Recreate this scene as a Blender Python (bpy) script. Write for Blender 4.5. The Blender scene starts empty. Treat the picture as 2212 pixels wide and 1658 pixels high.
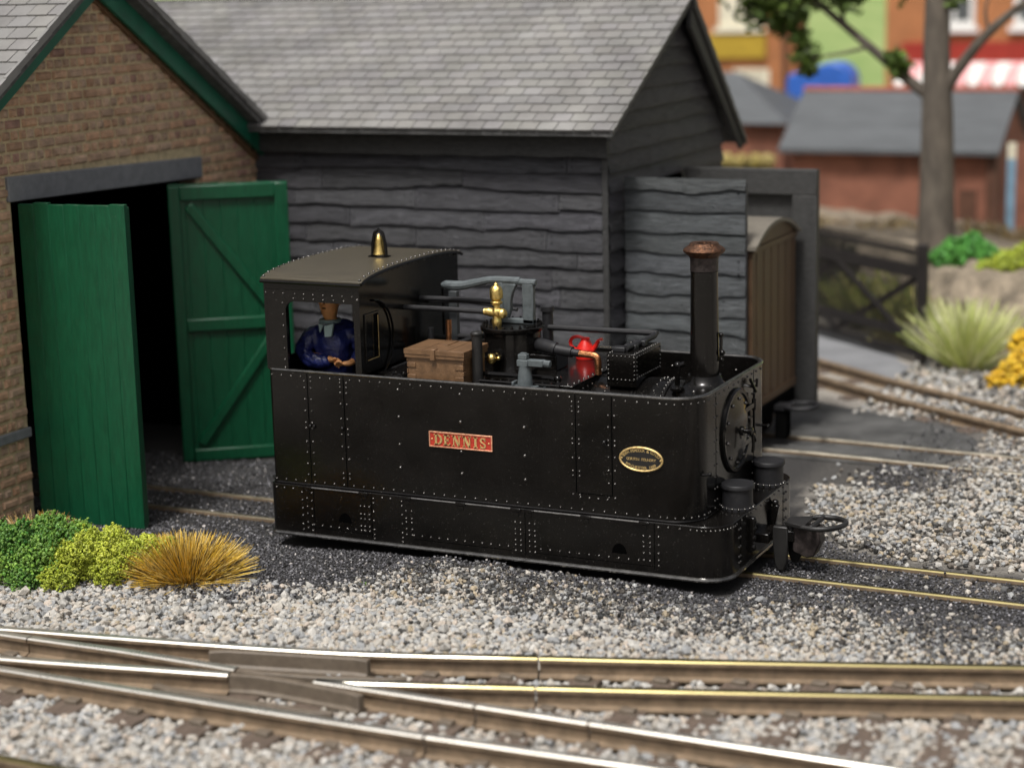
import bpy, bmesh, math, random
import numpy as np
from mathutils import Vector, Matrix

# ------------------------------------------------------------------ camera, world, sun, exposure
S = bpy.context.scene
COL = S.collection
cam_d = bpy.data.cameras.new("camera")
cam = bpy.data.objects.new("camera", cam_d)
COL.objects.link(cam)
CR = [[0.9028708557404812, 0.4292128321246226, -0.024506378639278275],
      [0.06700135614859073, -0.19678949701014242, -0.9781537262315904],
      [-0.4246587290150774, 0.8815045312453339, -0.20643334339501324]]
CC = (9.21015960304476, -14.179378678592686, 4.832027380442104)
right, down, fwd = [Vector(r).normalized() for r in CR]
m = Matrix(((right.x, -down.x, -fwd.x, CC[0]), (right.y, -down.y, -fwd.y, CC[1]), (right.z, -down.z, -fwd.z, CC[2]), (0, 0, 0, 1)))
cam.matrix_world = m
cam_d.sensor_width = 36
cam_d.lens = 4200 / 2211 * 36
cam_d.clip_start = 0.1
cam_d.clip_end = 1000
cam_d.dof.use_dof = True
cam_d.dof.focus_distance = 16.4
cam_d.dof.aperture_fstop = 0.43
S.camera = cam

SUN_EL, SUN_AZ = math.radians(64), math.radians(183)     # azimuth clockwise from +Y
W = bpy.data.worlds.new("World")
S.world = W
W.use_nodes = True
wn, wl = W.node_tree.nodes, W.node_tree.links
sky = wn.new("ShaderNodeTexSky")
sky.sky_type = 'NISHITA'
sky.sun_disc = False
sky.sun_elevation = SUN_EL
sky.sun_rotation = SUN_AZ
sky.air_density = 0.6
sky.dust_density = 8.0
sky.ozone_density = 0.2
hs = wn.new("ShaderNodeHueSaturation")          # hall-like neutral daylight
hs.inputs['Saturation'].default_value = .35
wl.new(sky.outputs[0], hs.inputs['Color'])
wl.new(hs.outputs[0], wn["Background"].inputs[0])
wn["Background"].inputs[1].default_value = 0.10
sun_d = bpy.data.lights.new("sun", 'SUN')
sun_d.energy = 3.0
sun_d.angle = math.radians(11)
sun_d.color = (1.0, 0.97, 0.93)
sun = bpy.data.objects.new("sun", sun_d)
COL.objects.link(sun)
sdir = Vector((math.sin(SUN_AZ) * math.cos(SUN_EL), math.cos(SUN_AZ) * math.cos(SUN_EL), math.sin(SUN_EL)))
sun.rotation_euler = sdir.to_track_quat('Z', 'Y').to_euler()
sun.location = (0, 0, 30)
S.view_settings.view_transform = 'Standard'
S.view_settings.look = 'None'
S.view_settings.exposure = 0.0
S.view_settings.gamma = 1.0
S.cycles.use_denoising = True
S.cycles.max_bounces = 8

rnd = random.Random(7)
npr = np.random.default_rng(11)

# ------------------------------------------------------------------ materials
def mat(name, col, rough=.6, metal=0., var=.12, scale=6., bump=0., bscale=60., coat=0., speck=0., attr=None,
        stretch=None, col2=None, spec=None, streak=0.):
    M = bpy.data.materials.new(name)
    M.use_nodes = True
    n, l = M.node_tree.nodes, M.node_tree.links
    b = n["Principled BSDF"]
    b.inputs["Roughness"].default_value = rough
    b.inputs["Metallic"].default_value = metal
    if spec is not None: b.inputs["Specular IOR Level"].default_value = spec
    if coat:
        b.inputs["Coat Weight"].default_value = coat
        b.inputs["Coat Roughness"].default_value = .12
    tc = n.new("ShaderNodeTexCoord")
    mp = n.new("ShaderNodeMapping")
    l.new(tc.outputs["Object"], mp.inputs[0])
    if stretch: mp.inputs["Scale"].default_value = stretch
    nz = n.new("ShaderNodeTexNoise")
    nz.inputs["Scale"].default_value = scale
    nz.inputs["Detail"].default_value = 6
    nz.inputs["Roughness"].default_value = .65
    l.new(mp.outputs[0], nz.inputs[0])
    mix = n.new("ShaderNodeMix"); mix.data_type = 'RGBA'
    c2 = col2 or [c * (1 + 2.2 * var) for c in col]
    c1 = [c * (1 - 1.6 * var) for c in col] if not col2 else col
    mr = n.new("ShaderNodeMapRange")
    mr.inputs[1].default_value = .3; mr.inputs[2].default_value = .7
    l.new(nz.outputs[0], mr.inputs[0])
    l.new(mr.outputs[0], mix.inputs[0])
    mix.inputs[6].default_value = (*c1, 1); mix.inputs[7].default_value = (*c2, 1)
    out = mix.outputs[2]
    if attr:
        at = n.new("ShaderNodeAttribute"); at.attribute_name = attr
        mu = n.new("ShaderNodeMix"); mu.data_type = 'RGBA'; mu.blend_type = 'MULTIPLY'
        mu.inputs[0].default_value = 1
        l.new(out, mu.inputs[6]); l.new(at.outputs["Color"], mu.inputs[7])
        out = mu.outputs[2]
    if speck:
        ns = n.new("ShaderNodeTexNoise"); ns.inputs["Scale"].default_value = 120; ns.inputs["Detail"].default_value = 2
        l.new(tc.outputs["Object"], ns.inputs[0])
        ms = n.new("ShaderNodeMapRange"); ms.inputs[1].default_value = .715; ms.inputs[2].default_value = .75
        l.new(ns.outputs[0], ms.inputs[0])
        mm = n.new("ShaderNodeMath"); mm.operation = 'MULTIPLY'; mm.inputs[1].default_value = speck
        l.new(ms.outputs[0], mm.inputs[0])
        mx = n.new("ShaderNodeMix"); mx.data_type = 'RGBA'
        l.new(mm.outputs[0], mx.inputs[0]); l.new(out, mx.inputs[6]); mx.inputs[7].default_value = (.45, .42, .38, 1)
        out = mx.outputs[2]
    l.new(out, b.inputs["Base Color"])
    # roughness breakup
    rr = n.new("ShaderNodeMapRange"); rr.inputs[3].default_value = max(.03, rough - .08); rr.inputs[4].default_value = min(1, rough + .1)
    l.new(nz.outputs[0], rr.inputs[0]); l.new(rr.outputs[0], b.inputs["Roughness"])
    if bump:
        nb = n.new("ShaderNodeTexNoise"); nb.inputs["Scale"].default_value = bscale; nb.inputs["Detail"].default_value = 5
        l.new(mp.outputs[0], nb.inputs[0])
        bp = n.new("ShaderNodeBump"); bp.inputs["Strength"].default_value = bump; bp.inputs["Distance"].default_value = .02
        l.new(nb.outputs[0], bp.inputs["Height"]); l.new(bp.outputs[0], b.inputs["Normal"])
    return M

K = {}
K['black'] = mat("gloss_black_paint", (.0045, .004, .0036), .16, var=.25, scale=3, bump=.012, bscale=35, speck=.3, spec=.33)
K['rivet'] = mat("highlight_rivet_heads", (.125, .12, .113), .22, .9, var=.3, scale=14)  # black rivets in bright metal, painting in their highlights
K['edge'] = mat("highlight_black_edge", (.20, .195, .185), .15, .9, var=.2, scale=14)  # pale metal stands in for highlight lines on the black beads
K['black_satin'] = mat("satin_black_paint", (.014, .0135, .013), .45, var=.25, scale=5, bump=.08, bscale=90, speck=.3)
K['roofblack'] = mat("roof_black_paint", (.062, .053, .036), .33, var=.25, scale=8, bump=.25, bscale=10, stretch=(.4, 14, 14), speck=.2)
K['seam'] = mat("seam_shadow_gap", (.002, .002, .002), .8, var=.1, spec=0)
K['pipe'] = mat("pipe_black", (.013, .013, .0145), .5, var=.2, scale=20, bump=.15, bscale=120, speck=.2)
K['copper'] = mat("copper", (.62, .27, .12), .34, 1., var=.25, scale=25, bump=.25, bscale=70)
K['capcopper'] = mat("tarnished_copper", (.03, .022, .019), .45, .8, var=.5, scale=34, bump=.6, bscale=60, col2=(.20, .095, .05))
K['capband'] = mat("tarnished_band", (.045, .036, .034), .5, .5, var=.4, scale=20, bump=.2, bscale=80)
K['brass'] = mat("brass", (.80, .58, .20), .33, 1., var=.25, scale=22, bump=.3, bscale=60)
K['gold'] = mat("gold_lettering", (.80, .58, .25), .4, .7, var=.2, scale=40)
K['platered'] = mat("plate_red", (.42, .035, .02), .4, var=.15, scale=30)
K['platepink'] = mat("plate_border", (.72, .36, .22), .4, .5, var=.2, scale=40)
K['greypl'] = mat("grey_casting", (.085, .10, .105), .5, var=.18, scale=18, bump=.12, bscale=80, speck=.25)
K['brownbox'] = mat("brown_wood_paint", (.140, .078, .038), .42, var=.18, scale=14, bump=.1, bscale=60, speck=.35)
K['red'] = mat("red_paint", (.68, .022, .016), .28, var=.1, scale=10)
K['skin'] = mat("skin", (.74, .35, .135), .5, var=.1, scale=12)
K['navy'] = mat("navy_cloth", (.005, .008, .05), .3, var=.5, scale=11, bump=1., bscale=16, col2=(.03, .042, .19))  # second tone paints lighter blue highlights into the cloth
K['shirt'] = mat("pale_shirt", (.34, .46, .44), .5, var=.1)
K['cap'] = mat("black_cap", (.015, .015, .018), .6)
K['glass'] = mat("window_glass", (.02, .021, .022), .08, var=.05)
_b = K['glass'].node_tree.nodes["Principled BSDF"]; _b.inputs["Transmission Weight"].default_value = .8; _b.inputs["IOR"].default_value = 1.3
K['green'] = mat("green_gloss_paint", (.003, .068, .028), .33, var=.14, scale=5, bump=.12, bscale=9, stretch=(6, 6, 1), speck=.35)
K['barge'] = mat("green_barge_paint", (.010, .125, .072), .45, var=.12, scale=5, bump=.1, bscale=25)
K['mortar'] = mat("mortar", (.56, .46, .28), .9, var=.15, scale=14, bump=.3, bscale=60)
K['brick'] = mat("brown_brick", (.47, .315, .205), .8, var=.2, scale=10, bump=.35, bscale=55, attr="tone")
K['stonegrey'] = mat("grey_lintel", (.20, .21, .225), .6, var=.1, scale=9, bump=.12, bscale=40)
K['slate'] = mat("grey_slate", (.205, .202, .194), .5, var=.13, scale=1.3, bump=.06, bscale=40, attr="tone")
K['slatedge'] = mat("slate_edge", (.10, .10, .098), .7, var=.25, scale=12, bump=.3, bscale=40)
K['board'] = mat("dark_board", (.056, .057, .062), .48, var=.45, scale=9, bump=1., bscale=18, stretch=(.5, .5, 9), attr="tone")
K['boardplain'] = mat("dark_plank", (.040, .040, .039), .55, var=.25, scale=9, bump=.4, bscale=40, stretch=(1.5, 1.5, 5))
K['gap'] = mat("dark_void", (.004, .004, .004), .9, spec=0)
K['coachbrown'] = mat("coach_brown", (.078, .045, .024), .5, var=.15, scale=6, bump=.1, bscale=30)
K['coachroof'] = mat("coach_white_roof", (.15, .135, .11), .6, var=.08, scale=6)
K['railtop'] = mat("polished_rail_head", (.82, .79, .71), .27, .85, var=.03, scale=3)
K['railbrass'] = mat("brass_rail_head", (.150, .128, .058), .45, .9, var=.15, scale=4)
def rail_mix():                                                     # white-to-brass change of reflection painted into the colour along the rail
    M = mat("reflection_rail_head", (.82, .79, .71), .30, .88, var=.03, scale=3); n, l = M.node_tree.nodes, M.node_tree.links
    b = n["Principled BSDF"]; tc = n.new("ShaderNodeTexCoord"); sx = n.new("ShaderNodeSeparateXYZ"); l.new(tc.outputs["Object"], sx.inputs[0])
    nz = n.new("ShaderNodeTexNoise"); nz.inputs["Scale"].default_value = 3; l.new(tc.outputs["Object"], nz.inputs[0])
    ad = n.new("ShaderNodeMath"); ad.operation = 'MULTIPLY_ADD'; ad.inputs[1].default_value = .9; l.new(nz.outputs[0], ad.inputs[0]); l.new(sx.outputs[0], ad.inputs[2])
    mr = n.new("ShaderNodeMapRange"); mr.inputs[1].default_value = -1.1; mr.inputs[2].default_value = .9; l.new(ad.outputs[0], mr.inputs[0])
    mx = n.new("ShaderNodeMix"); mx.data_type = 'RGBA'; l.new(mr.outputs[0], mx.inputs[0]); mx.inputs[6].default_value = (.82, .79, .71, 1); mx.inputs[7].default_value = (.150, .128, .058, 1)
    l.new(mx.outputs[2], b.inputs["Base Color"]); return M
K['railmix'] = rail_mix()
K['railside'] = mat("rusty_rail_side", (.185, .135, .088), .45, var=.2, scale=9, bump=.15, bscale=50)
K['plastic'] = mat("brown_check_rail", (.135, .108, .080), .5, var=.12, scale=12, bump=.1, bscale=60)
K['sleeper'] = mat("brown_sleeper", (.115, .085, .065), .7, var=.25, scale=8, bump=1., bscale=9, stretch=(8, .5, 4))
K['stone'] = mat("ballast_stone", (.415, .41, .395), .7, var=.12, scale=30, attr="tone", bump=.2, bscale=90)
K['ash'] = mat("black_ash", (.07, .069, .072), .38, var=.3, scale=30, attr="tone")
K['straw'] = mat("straw_blades", (.62, .36, .07), .55, var=.1, attr="tone", scale=4)
K['foam'] = mat("foam_foliage", (.30, .34, .03), .6, var=.1, attr="tone", scale=9)
K['bark'] = mat("grey_bark", (.105, .088, .070), .85, var=.25, scale=5, bump=.6, bscale=14, stretch=(1, 1, .35))
K['leaf'] = mat("leaves", (.07, .11, .02), .6, var=.2, scale=1.2, attr="tone")

# ------------------------------------------------------------------ mesh builder
class MB:
    def __init__(s): s.v = []; s.f = []; s.c = []; s.riv = None
    def add(s, V, F, col=None):
        o = len(s.v); s.v += [tuple(p) for p in V]; s.f += [tuple(i + o for i in f) for f in F]
        s.c += [col or (1, 1, 1)] * len(V)
        return s
    def box(s, a, b, col=None):
        x0, y0, z0 = a; x1, y1, z1 = b
        V = [(x0, y0, z0), (x1, y0, z0), (x1, y1, z0), (x0, y1, z0), (x0, y0, z1), (x1, y0, z1), (x1, y1, z1), (x0, y1, z1)]
        return s.add(V, [(3, 2, 1, 0), (4, 5, 6, 7), (0, 1, 5, 4), (1, 2, 6, 5), (2, 3, 7, 6), (3, 0, 4, 7)], col)
    def bar(s, p, q, w, h, up=(0, 0, 1), col=None):
        p, q = Vector(p), Vector(q); d = (q - p).normalized(); u = Vector(up)
        sd = d.cross(u).normalized(); u = sd.cross(d)
        V = []
        for e in (p, q):
            for a, b in ((-1, -1), (1, -1), (1, 1), (-1, 1)): V.append(e + sd * a * w / 2 + u * b * h / 2)
        return s.add(V, [(0, 1, 2, 3), (7, 6, 5, 4), (0, 4, 5, 1), (1, 5, 6, 2), (2, 6, 7, 3), (3, 7, 4, 0)], col)
    def tube(s, pts, r, n=10, caps=True, closed=False, col=None):
        P = [Vector(p) for p in pts]; N = len(P)
        R = r if isinstance(r, (list, tuple)) else [r] * N
        V = []; ref = None
        for i, p in enumerate(P):
            a = P[(i - 1) % N] if (closed or i) else p
            b = P[(i + 1) % N] if (closed or i < N - 1) else p
            d = (b - a).normalized()
            if ref is None:
                ref = Vector((0, 0, 1)) if abs(d.z) < .9 else Vector((1, 0, 0))
            sd = d.cross(ref).normalized(); u = sd.cross(d); ref = u
            for k in range(n):
                t = 2 * math.pi * k / n
                V.append(p + (sd * math.cos(t) + u * math.sin(t)) * R[i])
        F = []
        for i in range(N if closed else N - 1):
            j = (i + 1) % N
            for k in range(n):
                F.append((i * n + k, i * n + (k + 1) % n, j * n + (k + 1) % n, j * n + k))
        if caps and not closed:
            F.append(tuple(range(n - 1, -1, -1))); F.append(tuple((N - 1) * n + k for k in range(n)))
        return s.add(V, F, col)
    def lathe(s, prof, c, n=24, axis='z', col=None):
        V = []; F = []
        for r, h in prof:
            for k in range(n):
                t = 2 * math.pi * k / n; a, b = r * math.cos(t), r * math.sin(t)
                p = {'z': (a, b, h), 'x': (h, a, b), 'y': (b, h, a)}[axis]
                V.append((c[0] + p[0], c[1] + p[1], c[2] + p[2]))
        for i in range(len(prof) - 1):
            for k in range(n):
                F.append((i * n + k, i * n + (k + 1) % n, (i + 1) * n + (k + 1) % n, (i + 1) * n + k))
        F.append(tuple(range(n - 1, -1, -1))); F.append(tuple((len(prof) - 1) * n + k for k in range(n)))
        return s.add(V, F, col)
    def rivet(s, p, nrm, r=.011, col=None):
        if s.riv is None: s.riv = MB()
        r *= 1.12; own, s = s, s.riv
        nrm = Vector(nrm).normalized(); a = nrm.orthogonal().normalized(); b = nrm.cross(a); p = Vector(p)
        V = []; F = []
        for ph, rr in ((-.2, 1.), (.45, .85), (.8, .5)):
            for k in range(8):
                t = 2 * math.pi * k / 8
                V.append(p + (a * math.cos(t) + b * math.sin(t)) * r * rr + nrm * r * ph)
        V.append(p + nrm * r * .95)
        for i in range(2):
            for k in range(8): F.append((i * 8 + k, i * 8 + (k + 1) % 8, (i + 1) * 8 + (k + 1) % 8, (i + 1) * 8 + k))
        for k in range(8): F.append((16 + k, 16 + (k + 1) % 8, 24))
        s.add(V, F, col); return own
    def prism(s, poly, ext, col=None):
        ext = Vector(ext); n = len(poly)
        A = [Vector(p) for p in poly]; B = [p + ext for p in A]
        F = [tuple(range(n - 1, -1, -1)), tuple(n + i for i in range(n))]
        for i in range(n): F.append((i, (i + 1) % n, n + (i + 1) % n, n + i))
        return s.add(A + B, F, col)
    def ball(s, c, r, sx=1, sy=1, sz=1, n=12, m_=8, col=None):
        V = [(c[0], c[1], c[2] - r * sz)]; F = []
        for i in range(1, m_):
            ph = -math.pi / 2 + math.pi * i / m_
            for k in range(n):
                t = 2 * math.pi * k / n
                V.append((c[0] + r * sx * math.cos(ph) * math.cos(t), c[1] + r * sy * math.cos(ph) * math.sin(t), c[2] + r * sz * math.sin(ph)))
        V.append((c[0], c[1], c[2] + r * sz)); L = len(V) - 1
        for k in range(n):
            F.append((0, 1 + (k + 1) % n, 1 + k)); F.append((L, L - n + k, L - n + (k + 1) % n))
        for i in range(m_ - 2):
            for k in range(n):
                F.append((1 + i * n + k, 1 + i * n + (k + 1) % n, 1 + (i + 1) * n + (k + 1) % n, 1 + (i + 1) * n + k))
        return s.add(V, F, col)

ORG = {}
def link_mesh(name, me, m_, parent):
    o = bpy.data.objects.new(name, me); COL.objects.link(o)
    if m_ is not None and not me.materials: me.materials.append(K[m_] if isinstance(m_, str) else m_)
    if parent is not None: o.parent = parent
    ORG[o.name] = ORG[parent.name] if parent is not None else Vector((0, 0, 0))
    return o
def obj(name, mb, m_, parent=None, bevel=0, seg=2, smooth=35, tone=False, center=True):
    org = ORG[parent.name] if parent is not None else None
    if org is None:
        a = np.array(mb.v); lo, hi = a.min(0), a.max(0)
        org = Vector(((lo[0] + hi[0]) / 2, (lo[1] + hi[1]) / 2, lo[2]))
    me = bpy.data.meshes.new(name)
    me.from_pydata([(p[0] - org.x, p[1] - org.y, p[2] - org.z) for p in mb.v], [], mb.f)
    me.update()
    rv_ = mb.riv
    if tone:
        at = me.color_attributes.new("tone", 'FLOAT_COLOR', 'POINT')
        at.data.foreach_set("color", np.hstack([np.array(mb.c, dtype=np.float32), np.ones((len(mb.c), 1), np.float32)]).ravel())
    if smooth:
        me.shade_smooth()
        me.set_sharp_from_angle(angle=math.radians(smooth))
    o = link_mesh(name, me, m_, parent)
    if parent is None:
        o.location = org; ORG[o.name] = org
    if bevel:
        b = o.modifiers.new("bevel", 'BEVEL'); b.width = bevel; b.segments = seg; b.limit_method = 'ANGLE'; b.angle_limit = math.radians(40)
        b.harden_normals = False
    if rv_ is not None: obj('rivets', rv_, 'rivet', o if (parent is None or parent.parent is None) else parent)
    return o
def tag(o, label, cat, group=None, kind=None):
    if label: o['label'] = label
    if cat: o['category'] = cat
    if group: o['group'] = group
    if kind: o['kind'] = kind
    return o
def thing(name, loc, label, cat, group=None):
    o = bpy.data.objects.new(name, None); COL.objects.link(o); o.location = loc
    o.empty_display_size = .1
    ORG[o.name] = Vector(loc)
    return tag(o, label, cat, group)
def copy_tree(o, parent=None):
    c = o.copy(); COL.objects.link(c)
    if parent is not None: c.parent = parent
    for ch in list(o.children): copy_tree(ch, c)
    return c
def lerp(a, b, t): return a + (b - a) * t
def polyf(pts):
    xs = [p[0] for p in pts]; ys = [p[1] for p in pts]
    return lambda x: float(np.interp(x, xs, ys))
def poly_smooth(pts, n=8):
    P = [Vector(p) for p in pts]; out = []
    for i in range(len(P) - 1):
        p0 = P[max(i - 1, 0)]; p1 = P[i]; p2 = P[i + 1]; p3 = P[min(i + 2, len(P) - 1)]
        for k in range(n):
            t = k / n
            out.append(.5 * ((2 * p1) + (p2 - p0) * t + (2 * p0 - 5 * p1 + 4 * p2 - p3) * t * t + (3 * p1 - p0 - 3 * p2 + p3) * t ** 3))
    out.append(P[-1]); return out
def noise1(seed):
    r = random.Random(seed); ph = [(r.uniform(1.2, 9), r.uniform(0, 6.28), r.uniform(.3, 1)) for _ in range(6)]
    return lambda x: sum(a * math.sin(f * x + p) / (.6 + f * .35) for f, p, a in ph)

# ------------------------------------------------------------------ track geometry (shared by ground and tracks)
A_pts = [(-3.4, -3.42), (-2, -3.25), (-.6, -3.02), (.8, -2.79), (2.19, -2.51), (3.55, -2.09), (4.6, -1.755), (6.8, -1.01), (10, .12)]
B_pts = [(2.28, -3.10), (3.0, -2.885), (3.78, -2.64), (4.81, -2.31), (6.9, -1.60), (10, -.5)]
E_pts = [(-3.0, -3.72), (-1.2, -3.69), (-.14, -3.555), (1.09, -3.32), (1.63, -3.215)]
Afn, Bfn, Efn = polyf(A_pts), polyf(B_pts), polyf(E_pts)
def sstep(a, b, x):
    t = min(1, max(0, (x - a) / (b - a))); return t * t * (3 - 2 * t)
def gz(x, y):
    a = Afn(x)
    z = lerp(-.185, -.135, sstep(a - .05, a + .35, y))
    # ash mounded against the skirt
    z += .055 * math.exp(-((y + .15) / .28) ** 2) * sstep(.2, 1.2, x) * (1 - sstep(3.2, 4.4, x))
    return z
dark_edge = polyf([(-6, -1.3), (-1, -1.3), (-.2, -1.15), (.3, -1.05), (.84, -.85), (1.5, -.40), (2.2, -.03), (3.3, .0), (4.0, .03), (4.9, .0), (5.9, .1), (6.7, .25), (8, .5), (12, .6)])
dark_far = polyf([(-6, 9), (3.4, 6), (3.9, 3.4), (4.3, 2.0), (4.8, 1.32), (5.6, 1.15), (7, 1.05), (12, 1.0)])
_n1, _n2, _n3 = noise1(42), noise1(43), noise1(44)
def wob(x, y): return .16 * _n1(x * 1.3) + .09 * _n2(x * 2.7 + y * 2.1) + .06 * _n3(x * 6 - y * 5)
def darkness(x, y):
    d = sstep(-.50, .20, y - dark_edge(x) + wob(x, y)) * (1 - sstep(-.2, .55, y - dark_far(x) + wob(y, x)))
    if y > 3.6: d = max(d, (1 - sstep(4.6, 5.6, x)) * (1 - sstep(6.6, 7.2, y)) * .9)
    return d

# ------------------------------------------------------------------ ground
def ground_mat():
    M = mat("ground_gravel", (.30, .285, .26), .9, var=.25, scale=22, bump=.8, bscale=45, attr="tone")
    return M
mb = MB()
xs = sorted(set([-150, -60, -25, -12] + [round(-8 + .2 * i, 3) for i in range(101)] + [16, 25, 60, 150]))
ys = sorted(set([-150, -60, -25, -12] + [round(-8 + .2 * i, 3) for i in range(111)] + [18, 25, 60, 150]))
nx, ny = len(xs), len(ys)
V = []; F = []
for y in ys:
    for x in xs: V.append((x, y, gz(max(-3.3, min(9.9, x)), y)))
for j in range(ny - 1):
    for i in range(nx - 1): F.append((j * nx + i, j * nx + i + 1, (j + 1) * nx + i + 1, (j + 1) * nx + i))
mb.add(V, F)
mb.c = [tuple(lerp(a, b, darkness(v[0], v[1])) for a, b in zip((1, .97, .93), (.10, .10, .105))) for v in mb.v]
K['ground'] = ground_mat()
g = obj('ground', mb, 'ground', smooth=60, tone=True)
tag(g, None, None, kind='structure')

def flat(name, pts, z, m_):
    mb = MB(); n = len(pts)
    mb.add([(p[0], p[1], z) for p in pts], [tuple(range(n))])
    return tag(obj(name, mb, m_, smooth=0), None, None, kind='structure')
K['pathgrey'] = mat("smooth_grey_path", (.20, .205, .215), .75, var=.12, scale=1.5, bump=.1, bscale=30)
K['yardgrey'] = mat("grimy_yard_surface", (.062, .062, .060), .7, var=.35, scale=2.2, bump=.25, bscale=25)
flat('path', [(-4, 9.6), (-4, 13.5), (1.5, 11.95), (2.6, 11.2), (3.1, 9.9), (3.6, 9.2), (3.75, 8.65), (3.3, 8.45), (2.4, 9.1), (1.2, 9.75)], -.128, 'pathgrey')
flat('yard', [(-9, 4.2), (2.0, 4.62), (4.4, 4.6), (4.75, 4.75), (5.05, 5.35), (4.95, 6.0), (4.4, 6.55), (2.6, 7.35), (-9, 7.3)], -.126, 'yardgrey')

# ------------------------------------------------------------------ loose stones (uncountable)
ico_v = None
def ico():
    bm = bmesh.new(); bmesh.ops.create_icosphere(bm, subdivisions=1, radius=.5)
    v = np.array([p.co[:] for p in bm.verts]); f = np.array([[q.index for q in t.verts] for t in bm.faces]); bm.free(); return v, f
IV, IF = ico()
def scatter(name, P, size, tones, mname, squash=.85, jag=.36):
    """one mesh of many angular stones; P n x 3 centres, size n, tones n x 3"""
    n = len(P); k = len(IV)
    nv = 24
    var = np.stack([IV * (1 + npr.uniform(-jag, jag, (k, 1))) * npr.uniform(.7, 1.15, (1, 3)) for _ in range(nv)])
    pick = npr.integers(0, nv, n)
    base = var[pick]
    q = npr.normal(size=(n, 4)); q /= np.linalg.norm(q, axis=1, keepdims=True)
    w, x, y, z = q.T
    R = np.stack([np.stack([1 - 2 * (y * y + z * z), 2 * (x * y - z * w), 2 * (x * z + y * w)], -1),
                  np.stack([2 * (x * y + z * w), 1 - 2 * (x * x + z * z), 2 * (y * z - x * w)], -1),
                  np.stack([2 * (x * z - y * w), 2 * (y * z + x * w), 1 - 2 * (x * x + y * y)], -1)], 1)
    V = np.einsum('nij,nkj->nki', R, base) * size[:, None, None]
    V[:, :, 2] *= squash
    V += P[:, None, :]
    V = V.reshape(-1, 3).astype(np.float32)
    F = (IF[None] + (np.arange(n) * k)[:, None, None]).reshape(-1, 3)
    me = bpy.data.meshes.new(name)
    me.vertices.add(len(V)); me.vertices.foreach_set("co", V.ravel())
    me.loops.add(F.size); me.loops.foreach_set("vertex_index", F.ravel().astype(np.int32))
    me.polygons.add(len(F)); me.polygons.foreach_set("loop_start", (np.arange(len(F)) * 3).astype(np.int32))
    me.update(calc_edges=True)
    me.polygons.foreach_set("use_smooth", np.zeros(len(F), dtype=bool))
    at = me.color_attributes.new("tone", 'FLOAT_COLOR', 'POINT')
    C = np.repeat(np.hstack([tones, np.ones((n, 1))]), k, axis=0).astype(np.float32)
    at.data.foreach_set("color", C.ravel())
    o = link_mesh(name, me, mname, None)
    return o
def jit(x0, x1, y0, y1, s):
    gx, gy = np.meshgrid(np.arange(x0, x1, s), np.arange(y0, y1, s))
    p = np.stack([gx.ravel(), gy.ravel()], 1); return p + npr.uniform(-.55, .55, p.shape) * s
SLEEP_X = [-3.0 + .53 * i for i in range(25)]
def fg_ok(x, y):
    # keep rails and sleepers mostly clear
    rails = [Afn(x), -3.71 if x < 2 else -3.66]
    rails += [-3.10] if x < 1.7 else [-3.095]
    if x > 2.2: rails.append(Bfn(x))
    if x < 1.75: rails.append(Efn(x))
    for r in rails:
        if abs(y - r) < .085: return False
    if -3.98 < y < Afn(x) + .22:
        for sx in SLEEP_X:
            if abs(x - sx) < .135: return npr.random() < (.10 if x < 2.6 else .35 if y > Bfn(x) else .92)
    return True
def stones():
    pts = []; sz = []; tn = []
    light = np.array([[1.0, .98, .94], [.92, .90, .86], [1.08, 1.02, .93], [.80, .82, .84], [.98, .90, .80], [.70, .72, .75], [1.14, 1.11, 1.06], [1.03, .90, .78]])
    def put(p, s, smin, smax, lift, fg):
        for x, y in p:
            d = darkness(x, y)
            if fg:
                if not fg_ok(x, y): continue
            elif y < Afn(x) + .10: continue
            else:
                if -.02 < x < 4.27 and .02 < y < 1.84: continue
                if x < -2.5 and y > -1.75: continue
                if min(abs(y - .63), abs(y - 1.23)) < .06 : continue
                if npr.random() < d * 1.02: continue
                if d > .5 and npr.random() < .25: continue
            q = npr.uniform(smin, smax)
            if npr.random() < .05: q *= 1.35
            pts.append((x, y, gz(x, y) + lift * q + npr.uniform(-.2, .25) * q))
            sz.append(q)
            t = light[npr.integers(0, 8)] * npr.uniform(.78, 1.08)
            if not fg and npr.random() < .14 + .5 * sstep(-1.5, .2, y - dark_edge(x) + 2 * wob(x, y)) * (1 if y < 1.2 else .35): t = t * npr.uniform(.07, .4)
            elif not fg and npr.random() < .12: t = np.array([.86, .72, .52]) * npr.uniform(.8, 1.05)
            tn.append(t)
    put(jit(-3.3, 8.6, -5.7, -1.0, .062), .075, .05, .084, .05, True)
    put(jit(-3.3, 8.6, -5.7, -1.0, .062), .075, .045, .075, .42, True)
    put(jit(-3.2, 9.5, -3.2, .5, .040), .05, .031, .056, .2, False)
    put(jit(-3.2, 9.5, -3.2, .5, .042), .05, .030, .052, .6, False)
    put(jit(3.4, 9.5, 6.2, 10.2, .09), .05, .06, .10, .2, False)
    put(jit(3.9, 11.5, .3, 8.0, .056), .05, .044, .066, .25, False)
    put(jit(3.9, 11.5, .3, 4.6, .06), .05, .04, .06, .6, False)
    P = np.array(pts); keep = ~((P[:, 1] > 4.55) & (P[:, 1] < 6.6) & (P[:, 0] < 5.0))
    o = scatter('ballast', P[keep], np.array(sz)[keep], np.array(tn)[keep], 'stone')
    tag(o, 'loose pale grey ballast stones over the foreground', 'ballast', kind='stuff')
stones()
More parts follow.
